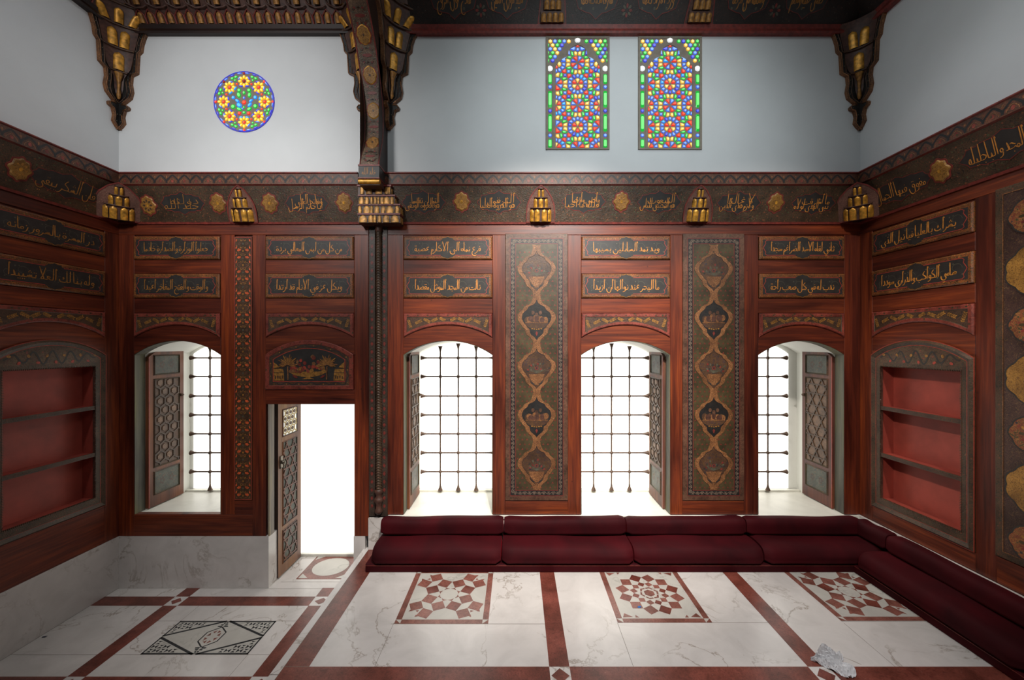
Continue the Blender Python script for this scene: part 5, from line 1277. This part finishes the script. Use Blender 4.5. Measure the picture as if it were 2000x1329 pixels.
mb = MB(); lathe(mb, [(.036, .30), (.046, .285), (.046, .27), (.034, .25), (.030, .22), (.044, .20), (.05, .18), (.04, .16), (.03, .13), (.03, .09), (.046, .07), (.04, .05), (.02, .03)], (0, -.02), 'niche_dark'); mb.build('base', col)
mb = MB(); lathe(mb, [(.032, 3.08), (.040, 3.10), (.036, 3.12), (.05, 3.15), (.056, 3.175), (.056, 3.2)], (0, -.02), 'niche_dark'); mb.build('neck_ring', col)

cap = put(empty('stalactite_capital', 'gilded stalactite capital on the spiral column under the arch', 'capital'), 'back', 0, 0, 0)
zc0 = bZ(433, 4.19); Hc = bZ(352, 4.19)-zc0
def cx_(q, y=4.19): return bX(690+q/9.49, y)
def cz_(q, y=4.19): return bZ(330+q/9.49, y)
tiers = [(820, 990, 75, 850, .13, [(165, 130), (310, 80), (385, 50), (470, 60), (595, 105), (755, 135)]),
         (645, 815, 80, 850, .14, [(105, 60), (232, 110), (325, 50), (420, 75), (540, 75), (662, 125), (800, 75)]),
         (480, 650, 85, 755, .16, [(140, 90), (240, 70), (330, 45), (395, 50), (455, 35), (525, 60), (610, 100), (708, 55)]),
         (300, 470, 75, 690, .18, [(155, 60), (285, 95), (465, 110), (620, 75), (665, 30)])]
for ti, (qt, qb, qa, qc, dep, nic) in enumerate(tiers):
    mb = MB(); za, zb2 = cz_(qb), cz_(qt); xa, xb = cx_(qa), cx_(qc); yf = -dep+.012*ti
    mb.box(xa, xb, yf, .0, za, zb2, 'niche_dark')
    mb.box(xa-.006, xb+.006, yf-.014, 0, zb2-.012, zb2+.006, 'dark_red')
    t = mb.build('stalactite_tier', cap); mb = MB()
    for q, w in nic:
        c, ww = cx_(q), w/9.49*4.16/F_PX; h = (zb2-za)*.78
        ar = [(c-ww*.62, za+.004), (c+ww*.62, za+.004), (c+ww*.62, za+h*.6), (c, za+h*1.12), (c-ww*.62, za+h*.6)]
        mb.prism(ar, yf-.008, yf, 'niche_dark'); mb.bullet((c, yf-.008, za+.004), (1, 0, 0), (0, 0, 1), (0, -1, 0), ww*1.12, h*1.04, .007, 'aged_gold')
    for j in range(3):
        yy = yf+.03+.05*j
        if yy < -.02: mb.bullet((xb, yy, za+.004), (0, 1, 0), (0, 0, 1), (1, 0, 0), .04, (zb2-za)*.75, .010, 'dull_gold')
    mb.build('gold_lobe', t)

# arch rib: foot on the capital, swings out from the wall and over the room
AX0, AX1 = -1.59, -1.40
sof = [(4.075, 4.44), (4.07, 4.47), (4.10, 4.582), (4.175, 4.76), (4.20, 4.935), (4.185, 5.12), (4.13, 5.308), (4.04, 5.49), (3.94, 5.654), (3.745, 5.864), (3.45, 6.06), (3.05, 6.25), (2.5, 6.44), (1.806, 6.62)]
full = smooth(sof, 4); full = full+[(2*1.806-y, z) for y, z in full[::-1]][1:]
full = [(y, z) for y, z in full if y > Y0+.02]
arch = empty('carved_arch', 'dark painted wooden arch springing from the gilded capital', 'arch', None, 'thing')
mb = MB(); n = len(full)
mb.add([(AX0, y, z) for y, z in full]+[(AX1, y, z) for y, z in full], [(i+1, i, n+i, n+i+1) for i in range(n-1)], 'arch_paint')
mb.build('arch_soffit', arch)
for X, s, nm in ((AX0, -1, 'arch_side'), (AX1, 1, 'arch_side')):
    mb = MB()
    for i in range(n-1):
        (y0_, z0_), (y1_, z1_) = full[i], full[i+1]
        if full[i][1] < 4.5 and y0_ > 3: y0b = y0_
        mb.add([(X, y0_, z0_), (X, y1_, z1_), (X, y1_, 6.74), (X, y0_, 6.74)], [(0, 1, 2, 3) if s > 0 else (3, 2, 1, 0)], 'dark_wood')
    mb.add([(X, YB, 4.44), (X, YB, 6.74), (X, 4.06, 6.74), (X, 4.06, 4.44)] if s > 0 else [(X, 4.06, 4.44), (X, 4.06, 6.74), (X, YB, 6.74), (X, YB, 4.44)], [(3, 2, 1, 0)], 'dark_wood') if False else None
    pts = [(y, z) for y, z in full if y >= 4.05]
    mb.add([(X, YB, z) for y, z in pts]+[(X, y, z) for y, z in pts], [((i, i+1, len(pts)+i+1, len(pts)+i) if s < 0 else (i+1, i, len(pts)+i, len(pts)+i+1)) for i in range(len(pts)-1)], 'dark_wood')
    mb.build(nm, arch)
    mb = MB(); mb.tube([(X, y, z) for y, z in full], .007, 'dark_red', 6); mb.build('red_edge', arch)
def at_pixel(py):
    """point and tangent of the soffit where it crosses a picture row"""
    for i in range(len(full)-1):
        r = [672-(z-CAM_Z)*F_PX/y for y, z in (full[i], full[i+1])]
        if full[i+1][0] > 2 and r[1] <= py <= r[0]:
            t = (r[0]-py)/(r[0]-r[1]+1e-9); (y0_, z0_), (y1_, z1_) = full[i], full[i+1]; d = Vector((0, y1_-y0_, z1_-z0_)).normalized()
            return Vector(((AX0+AX1)/2, y0_+(y1_-y0_)*t, z0_+(z1_-z0_)*t)), d
for k, py in enumerate((279, 217, 147, 68)):
    p, d = at_pixel(py); nrm = Vector((0, -d.z, d.y)); mb = MB(); R = Vector((1, 0, 0)); m = 40
    def ringp(kk, o): return [p+R*(kk*.066*cos(a)*(1+.05*cos(8*a)))+d*(kk*.076*sin(a)*(1+.08*abs(sin(a))**12))+nrm*o for a in [2*pi*i/m for i in range(m)]]
    V = ringp(1.2, .002); mb.add(V, [tuple(range(m))], 'dark_red')
    V = ringp(1.0, .004)+ringp(.88, .010); mb.add(V, [(i, (i+1) % m, m+(i+1) % m, m+i) for i in range(m)], 'dull_gold' if k == 0 else 'gold'); mb.add(V[m:], [tuple(range(m))], 'dull_gold' if k == 0 else 'gold_brocade')
    V = [p+R*(.010*cos(a))+d*(.012*sin(a))+nrm*.012 for a in [2*pi*i/10 for i in range(10)]]; mb.add(V, [tuple(range(10))], 'carved_green')
    for j in range(10):
        a = 2*pi*j/10; c = p+R*(.034*cos(a))+d*(.04*sin(a))+nrm*.0115
        V = [c+R*(.010*cos(b)*cos(a)-.004*sin(b)*sin(a))+d*(.010*cos(b)*sin(a)+.004*sin(b)*cos(a)) for b in [2*pi*i/6 for i in range(6)]]; mb.add(V, [tuple(range(6))], 'dull_gold')
    mb.build('gold_medallion', arch)
for py in (248, 182, 108, 30, 305):           # carved leaf groups between the medallions
    p, d = at_pixel(py); nrm = Vector((0, -d.z, d.y)); R = Vector((1, 0, 0)); mb = MB()
    for s in (-1, 1):
        for q in (-1, 1):
            for j in range(5):
                a = .3+.42*j; c = p+R*(s*(.02+.042*cos(a)))+d*(q*(.012+.05*sin(a)))+nrm*.004
                V = [c+R*(.014*cos(b))+d*(.008*sin(b)) for b in [2*pi*i/6 for i in range(6)]]; mb.add(V, [tuple(range(6))], ('vine_grey', 'medallion_brown', 'dark_red')[j % 3])
    V = [p+R*(.05*cos(b))+d*(.014*sin(b))+nrm*.003 for b in [2*pi*i/12 for i in range(12)]]; mb.add(V, [tuple(range(12))], 'dark_red')
    mb.build('leaf_pattern', arch)
mb = MB(); xa, xb = bX(703, 4.07), bX(745, 4.07); mb.box(AX0-.01, AX1+.01, -.295, 0, bZ(347, 4.06), bZ(323, 4.06), 'ink_field'); mb.box(AX0-.014, AX1+.014, -.30, 0, bZ(349.5, 4.06), bZ(347, 4.06), 'dark_red'); mb.box(AX0-.014, AX1+.014, -.30, 0, bZ(325, 4.06), bZ(322, 4.06), 'dark_red')
for o in (mb.build('foot_block', arch),): o.location = (0, YB, 0)
mb = MB(); lettering(mb, 'خلد الله', (AX0+AX1)/2, bZ(336, 4.06), .14, .07, -.2965, 'letter_gold_dim', .007); o = mb.build('lettering', arch); o.location = (0, YB, 0)
mb = MB(); mb.tube([(AX0-.012, 4.075, bZ(354, 4.06)), (AX1+.012, 4.075, bZ(354, 4.06))], .024, 'gold', 12); mb.box(AX0-.01, AX1+.01, 4.08, YB, bZ(360, 4.06), bZ(349, 4.06), 'niche_dark'); mb.build('gold_roll', arch)

# ================================================================== UPPER CORNICES AND CORNER PENDANTS
ZU = 5.985
def upper(name, label, cat, wall, xa, xb, ma, mc, kind):
    """overhanging cornice: base moulding, then a face leaning into the room"""
    root = put(empty(name, label, cat, None, 'thing'), wall, 0, 0, 0); dx = .42; zt = 6.72
    def P(x, e, y): return x+(ma if e == 0 else -mc)*(-y/dx)
    mb = MB(); pr = [(0, ZU), (-.05, ZU), (-.06, ZU+.02), (-.05, ZU+.05), (-.065, ZU+.085), (-.05, ZU+.09)]
    V = [(P(xa, 0, y), y, z) for y, z in pr]+[(P(xb, 1, y), y, z) for y, z in pr]; q = len(pr)
    mb.add(V, [(i, q+i, q+i+1, i+1) for i in range(q-1)], 'dark_wood' if kind == 'm' else 'dark_red'); mb.build('base_moulding', root)
    mb = MB(); pr = [(-.05, ZU+.09), (-dx, zt)]; V = [(P(xa, 0, y), y, z) for y, z in pr]+[(P(xb, 1, y), y, z) for y, z in pr]
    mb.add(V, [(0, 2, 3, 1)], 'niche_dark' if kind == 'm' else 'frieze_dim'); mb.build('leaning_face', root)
    sl = Vector((0, -(dx-.05), zt-ZU-.09)); L = sl.length; up = sl.normalized(); out = Vector((0, -up.z, up.y)); org = Vector((0, -.05, ZU+.09))
    T = lambda x, s, o=0.0: Vector((x, 0, 0))+org+up*s+out*o
    if kind == 'm':
        x = xa+.32
        mbs = [MB(), MB(), MB()]; i = 0
        while x < xb-.30:
            mbs[0].bullet(T(x, .012, .004), (1, 0, 0), up, out, .052, .098, .016, 'dull_gold')
            r = .034; mbs[0].tube([T(x-.05, .0, .006), T(x-.045, .08, .010), T(x, .128, .012), T(x+.045, .08, .010), T(x+.05, .0, .006)], .006, 'dark_red', 6)
            if i % 2 == 0:
                mbs[1].bullet(T(x+.02, .165, .020), (1, 0, 0), up, out, .060, .115, .018, 'dull_gold')
                mbs[1].tube([T(x-.09, .26, .05), T(x-.07, .17, .045), T(x, .137, .03), T(x+.08, .142, .03), T(x+.11, .16, .02)], .009, 'niche_dark', 6)
                mbs[1].bullet(T(x-.06, .155, .020), (1, 0, 0), up, out, .035, .07, .014, 'medallion_brown')
                mbs[2].bullet(T(x+.05, .31, .03), (1, 0, 0), up, out, .075, .12, .018, 'dull_gold')
                mbs[2].tube([T(x-.09, .42, .06), T(x-.05, .33, .05), T(x+.02, .29, .04), T(x+.11, .31, .03)], .009, 'niche_dark', 6)
            x += .1045; i += 1
        for m_, nm in zip(mbs, ('lower_gold_tier', 'middle_gold_tier', 'upper_gold_tier')): 
            if m_.v: m_.build(nm, root)
    return root, T, up, out
bl, *_ = upper('upper_cornice', 'gilded stalactite cornice above the round window', 'cornice', 'back', XL, AX0, .42, 0, 'm')
br, T, up, out = upper('upper_cornice', 'dark painted script cornice above the two tall stained glass windows', 'cornice', 'back', AX1, XR, 0, .42, 'p')
upper('upper_cornice', 'gilded stalactite cornice above the bare plaster by the round window', 'cornice', 'left', -(YB-Y0), 0, 0, .42, 'm')
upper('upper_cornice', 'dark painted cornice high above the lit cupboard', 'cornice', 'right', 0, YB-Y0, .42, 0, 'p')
# script cartouches and small gold brackets on the painted cornice
tilt2 = atan2(-up.y, up.z)
def on_face(o, x, s, off=.002):
    o.parent = br; p = T(x, s, off); o.location = p; o.rotation_euler = (tilt2, 0, 0)
ux = lambda px: bX(px, 4.17)
for px, w, t in ((885, .50, 'مادح اول الروح'), (990, .46, 'سيد الورى الامين'), (1167, .46, 'ما رقا سلاكه فلما'), (1288, .46, 'ورد الاراد نعمه'), (1465, .46, 'واسلمه الى الرضا'), (1580, .46, 'صلى عليه وسلم')):
    h = .20; hw = w/2
    c = [(-hw, 0), (-hw+.04, -h*.55), (-hw+.12, -h*.7), (-.06, -h*.75), (0, -h), (.06, -h*.75), (hw-.12, -h*.7), (hw-.04, -h*.55), (hw, 0), (hw-.04, h*.55), (hw-.12, h*.7), (.06, h*.75), (0, h), (-.06, h*.75), (-hw+.12, h*.7), (-hw+.04, h*.55)]
    mb = MB(); mb.prism(c, 0, .001, 'ink_field'); mb.ribbon(c, .006, -.001, 'dark_red', closed=True)
    for j in range(6): mb.ell(-hw*.7+j*hw*.28, (.06 if j % 2 else -.11), .012, .014, -.0008, 'vine_grey', n=7)
    lettering(mb, t, 0, -.0, w*.72, .19, -.002, 'letter_gold_dim', .010)
    o = mb.build('script_cartouche', None); on_face(o, ux(px), .245)
for px in (938, 1228, 1522):
    mb = MB()
    for j in range(8): a = 2*pi*j/8; mb.ell(.04*cos(a), .04*sin(a), .02, .012, 0, 'vine_grey' if j % 2 else 'dark_red', a, 7)
    o = mb.build('rosette', None); on_face(o, ux(px), .12)
for px in (1080, 1374):
    mb = MB(); ar = [(-.15, 0), (.15, 0), (.12, .25), (.05, .42), (0, .5), (-.05, .42), (-.12, .25)]; mb.prism(ar, -.004, .0, 'niche_dark'); mb.ribbon(ar, .014, -.006, 'dark_red', closed=True, th=.005)
    for z, n, w in ((.005, 4, .055), (.11, 3, .055), (.22, 2, .05)):
        for j in range(n): mb.bullet(((j-(n-1)/2)*w*1.12, -.03, z), (1, 0, 0), (0, 0, 1), (0, -1, 0), w, .085, .02, 'dull_gold')
        mb.box(-n*w*.56, n*w*.56, -.03, 0, z, z+.095, 'niche_dark')
    o = mb.build('gilded_bracket', None); on_face(o, ux(px), .01)

WID_ALL = [(6.30, .62), (6.12, .45), (6.005, .325), (5.94, .30), (5.885, .282), (5.805, .270), (5.775, .238), (5.57, .226), (5.54, .165), (5.46, .158), (5.37, .172), (5.30, .155), (5.245, .085), (5.225, .072), (5.22, .12), (5.20, .135), (5.175, .128), (5.165, .09), (5.10, .074), (5.03, .085), (4.985, .05), (4.965, .02)]
def pendant(corner, a, b, label, full_top=True):
    root = empty('corner_pendant', label, 'pendant', 'stepped corner pendants under the upper cornice'); root.location = corner
    a = Vector(a); b = Vector(b); WID = [q for q in WID_ALL if full_top or q[0] < 6.1]
    zc = corner[2]
    def wid(z):
        for (z1_, w1), (z0_, w0) in zip(WID, WID[1:]):
            if z0_ <= z <= z1_: t = (z-z0_)/(z1_-z0_+1e-9); return w0+(w1-w0)*t
        return 0
    for e, f, nm in ((a, b, 'stepped_board'), (b, a, 'stepped_board')):
        mb = MB(); th = .034; V = []; F = []
        flip = e.cross(f).z > 0
        n = len(WID)
        inw = [0.0 for z, w in WID]
        for (z, w), iw in zip(WID, inw): V += [e*w+f*th+Vector((0, 0, z-zc)), e*iw+f*th+Vector((0, 0, z-zc)), e*w+Vector((0, 0, z-zc)), e*iw+Vector((0, 0, z-zc))]
        for i in range(n-1):
            p, q = 4*i, 4*i+4
            for fc, m in (((p, p+1, q+1, q), 'scroll_ground'), ((p+2, p, q, q+2), 'ogee_band'), ((p+1, p+3, q+3, q+1), 'dark_red')):
                mb.add([V[k] for k in fc], [(0, 1, 2, 3) if flip else (3, 2, 1, 0)], m)
        o = mb.build(nm, root); mb = MB()
        for dw, m, r in ((.008, 'ogee_band', .006), (.045, 'medallion_brown', .006)):
            pts = [e*max(0, w-dw)+f*(th+.002)+Vector((0, 0, z-zc)) for z, w in WID if (z > 5.24 or dw < .02)]
            mb.tube(pts, r, m, 5)
        for j in range(16):
            z = 5.04+j*.075; w = wid(z)
            if w > .06: c = e*(w-.027)+f*(th+.001)+Vector((0, 0, z-zc)); mb.sphere(c, .006, 'vine_grey', 6, 4)
        mb.build('gilt_edge', o)
    # hollow between the boards
    mb = MB(); rows = [(z, max(.02, w-.05)) for z, w in ([(6.30, .60), (6.12, .43)] if full_top else [(6.07, .37)])+[(6.0, .31), (5.80, .262), (5.60, .222), (5.50, .15), (5.38, .14), (5.28, .11), (5.24, .05)]]
    m = 12; V = []
    def S(t, z, w, off=0.0):
        c = .16*w+.045; p = (a*w+b*.042)*(1-t)**2+(a+b)*c*2*t*(1-t)+(b*w+a*.042)*t*t
        return p+(a+b).normalized()*off+Vector((0, 0, z-zc))
    for z, w in rows: V += [S(i/m, z, w) for i in range(m+1)]
    flip = a.cross(b).z > 0
    mb.add(V, [((r*(m+1)+i, (r+1)*(m+1)+i, (r+1)*(m+1)+i+1, r*(m+1)+i+1) if flip else (r*(m+1)+i+1, (r+1)*(m+1)+i+1, (r+1)*(m+1)+i, r*(m+1)+i)) for r in range(len(rows)-1) for i in range(m)], 'niche_dark', True)
    mb.build('hollow_niche', root)
    def W_(z):
        for (z1_, w1), (z0_, w0) in zip(rows, rows[1:]):
            if z0_ <= z <= z1_: return w0+(w1-w0)*(z-z0_)/(z1_-z0_)
        return .05
    D = (a+b).normalized(); X = Vector((-D.y, D.x, 0))
    for zb_, h, ts, w in ((5.56, .21, (.5,), .085), (5.79, .21, (.33, .68), .075), (6.02, .17, (.2, .5, .8), .072), (6.20, .12, (.12, .37, .63, .88), .07)):
        if not full_top and zb_+h > 6.08: continue
        mb = MB()
        for t in ts:
            p0 = S(t, zb_, W_(zb_), .012); p1 = S(t, zb_+h, W_(zb_+h), .012); u = (p1-p0).normalized(); mb.bullet(p0, X, u, D, w, h*.86, .016, 'gold')
        mb.tube([S(i/10, zb_-.01, W_(zb_-.01), .012) for i in range(11)], .011, 'medallion_brown', 6)
        mb.build('gold_tier', root)
    mb = MB(); p0 = S(.5, 5.27, W_(5.27), .014); mb.tube([S(.5, z, W_(z), .016) for z in (5.535, 5.46, 5.38, 5.30, 5.27)], .02, 'dull_gold', 8, radii=[.038, .018, .012, .02, .010]); mb.build('gold_drop', root)
    return root
zc = 5.6
pendant((XL, YB, zc), (1, 0, 0), (0, -1, 0), 'stepped corner pendant left of the round window, in the far corner')
pendant((AX0, YB, zc), (-1, 0, 0), (0, -1, 0), 'stepped corner pendant beside the arch, on its round window side')
pendant((AX1, YB, zc), (1, 0, 0), (0, -1, 0), 'stepped corner pendant beside the arch, on its tall window side')
pendant((XR, YB, zc), (-1, 0, 0), (0, -1, 0), 'dark stepped corner pendant above the corner sofa', False)

# ================================================================== SOFA
def cushion(name, label, cat, group, L, prof, loc, rot, seed, endr=.03, sag=.006, n=26):
    """prof: closed (depth, height) outline; runs L along local x"""
    rg = random.Random(seed); mb = MB(); q = len(prof); cy = sum(p[0] for p in prof)/q; cz = sum(p[1] for p in prof)/q; V = []
    ph = [rg.uniform(0, 6) for _ in range(4)]
    for i in range(n+1):
        t = i/n; x = t*L; e = min(x, L-x); k = 1.0 if e >= endr else .80+.20*sqrt(max(0, 1-((endr-e)/endr)**2))
        for y, z in prof:
            top = max(0, (z-cz)); s = sag*(sin(5*t+ph[0])+.6*sin(11*t+ph[1]+y*9))*(1 if z > cz else .2)
            V.append((x, cy+(y-cy)*(k*.9+.1), cz+(z-cz)*k+s*k))
    # ease the spacing towards the ends
    mb.add(V, [(i*q+j, (i+1)*q+j, (i+1)*q+(j+1) % q, i*q+(j+1) % q) for i in range(n) for j in range(q)], 'velvet', True)
    mb.add(V[:q], [tuple(range(q))], 'velvet', True); mb.add(V[-q:], [tuple(range(q-1, -1, -1))], 'velvet', True)
    c = mb.build(name, None, label, cat, group); c.location = loc; c.rotation_euler = (0, 0, rot)
    return c
SB = 3.906
seatp = smooth([(-.44, .075), (-.455, .11), (-.452, .15), (-.42, .20), (-.36, .222), (-.25, .228), (-.14, .226), (-.03, .22), (-.02, .15), (-.02, .08), (-.22, .072)], 3, True)
bolp = smooth([(-.185, .225), (-.195, .27), (-.19, .34), (-.165, .375), (-.12, .382), (-.07, .375), (-.045, .34), (-.04, .27), (-.05, .225)], 3, True)
GS, GB = 'sofa seat cushions', 'sofa back bolsters'
sx = [-1.425, -.148, 1.15, 2.425, 3.705]
where = ['beside the spiral column', 'below the first tall painted panel', 'below the second tall painted panel', 'filling the corner below the star shutter']
for i in range(4):
    cushion('seat_cushion', 'red velvet seat cushion on the back-wall sofa, '+where[i], 'cushion', GS, sx[i+1]-sx[i]-.012, seatp, (sx[i]+.006, YB, STEP+.010), 0, i)
bx_ = [-1.42, -.135, 1.14, 2.39, 3.60]
for i in range(4):
    cushion('back_bolster', 'red velvet back bolster against the back wall, '+where[i].replace('filling', 'towards').replace('below the first', 'by the first').replace('below the second', 'by the second'), 'cushion', GB, bx_[i+1]-bx_[i]-.012, bolp, (bx_[i]+.006, YB, STEP+.02), 0, 10+i, .02)
sy = [3.885, 2.60, 1.31, .02]
wr = ['next to the corner, under the lit cupboard', 'further out, under the plum brocade panel', 'nearest the camera, along the bare panelling']
for i in range(3):
    cushion('seat_cushion', 'red velvet seat cushion on the side-wall sofa, '+wr[i], 'cushion', GS, sy[i]-sy[i+1]-.012, seatp, (XR, sy[i]-.006, STEP+.010), -pi/2, 20+i)
by_ = [4.205, 3.855, 2.57, 1.28, .02]
wb = ['short piece in the corner', 'long piece under the lit cupboard', 'under the plum brocade panel', 'nearest the camera']
for i in range(4):
    cushion('back_bolster', 'red velvet back bolster on the side wall, '+wb[i], 'cushion', GB, by_[i]-by_[i+1]-.012, bolp, (XR, by_[i]-.006, STEP+.02), -pi/2, 30+i, .02)
mb = MB(); mb.cbox(-1.475, 3.30, 0, .078, -.445, -.02, .008, 'velvet'); o = mb.build('sofa_base', None, 'low red velvet plinth under the back-wall sofa', 'sofa base'); o.location = (0, YB, STEP+.001)
mb = MB(); mb.ribbon([(-1.47, .066), (3.29, .066)], .005, -.447, 'dark_red', th=.004); mb.build('piping', o)
mb = MB(); mb.cbox(.02, 4.33, 0, .078, -.442, -.02, .008, 'velvet'); o = mb.build('sofa_base', None, 'low red velvet plinth under the side-wall sofa', 'sofa base'); o.location = (XR, YB, STEP+.001); o.rotation_euler = (0, 0, -pi/2)
mb = MB(); mb.ribbon([(.03, .066), (4.32, .066)], .005, -.444, 'dark_red', th=.004); mb.build('piping', o)

# ================================================================== LITTER ON THE FLOOR
rg = random.Random(3); mb = MB(); nu, nv = 30, 34; V = []
for j in range(nv+1):                                  # pleats fanning out of a pinch, one corner standing up
    w = j/nv*2-1; ang = -.55*w-.32
    for i in range(nu+1):
        u = i/nu; r = .25*u*(.78+.22*abs(sin(w*2.4+.9))**.7); pleat = (1 if j % 2 else -1)*.008*(.5+u)*(1-.3*u)
        lift = .085*max(0, 1-abs(w+.45)/.40)*sin(pi*min(1, u*1.15))**1.5+.032*sin(pi*u)*(1-w*w)
        V.append((r*cos(ang)+rg.uniform(-.003, .003), -r*sin(ang)*-1+rg.uniform(-.003, .003), max(.001, .010+pleat+lift+.010*sin(u*14+w*6)+rg.uniform(-.003, .003))))
mb.add(V, [(j*(nu+1)+i, j*(nu+1)+i+1, (j+1)*(nu+1)+i+1, (j+1)*(nu+1)+i) for j in range(nv) for i in range(nu)], 'paper')
o = mb.build('crumpled_tissue', None, 'crumpled white tissue lying on the floor by a red diamond tile', 'tissue'); o.location = (2.07, 2.82, STEP+.002)
mb = MB(); mb.add([(0, 0, 0), (.018, -.005, .003), (.034, .002, .001), (.03, .012, .006), (.008, .010, .004)], [(0, 1, 2, 3, 4)], 'blue_chip'); mb.add([(0, 0, 0), (.018, -.005, .003), (.02, -.012, 0)], [(2, 1, 0)], 'blue_chip')
o = mb.build('blue_scrap', None, 'tiny blue scrap lying on the middle square mosaic', 'scrap'); o.location = (1.02, 3.385, STEP+.003)
mb = MB(); mb.add([(0, 0, 0), (.03, .004, .002), (.036, .02, .004), (.01, .014, .002)], [(0, 1, 2, 3)], 'ink_scrap'); mb.add([(0, 0, 0), (.01, .014, .002), (-.004, .012, 0)], [(0, 1, 2)], 'ink_scrap')
o = mb.build('dark_scrap', None, 'tiny dark scrap lying on bare marble below the dim shelves', 'scrap'); o.location = (-4.28, 3.61, .003)
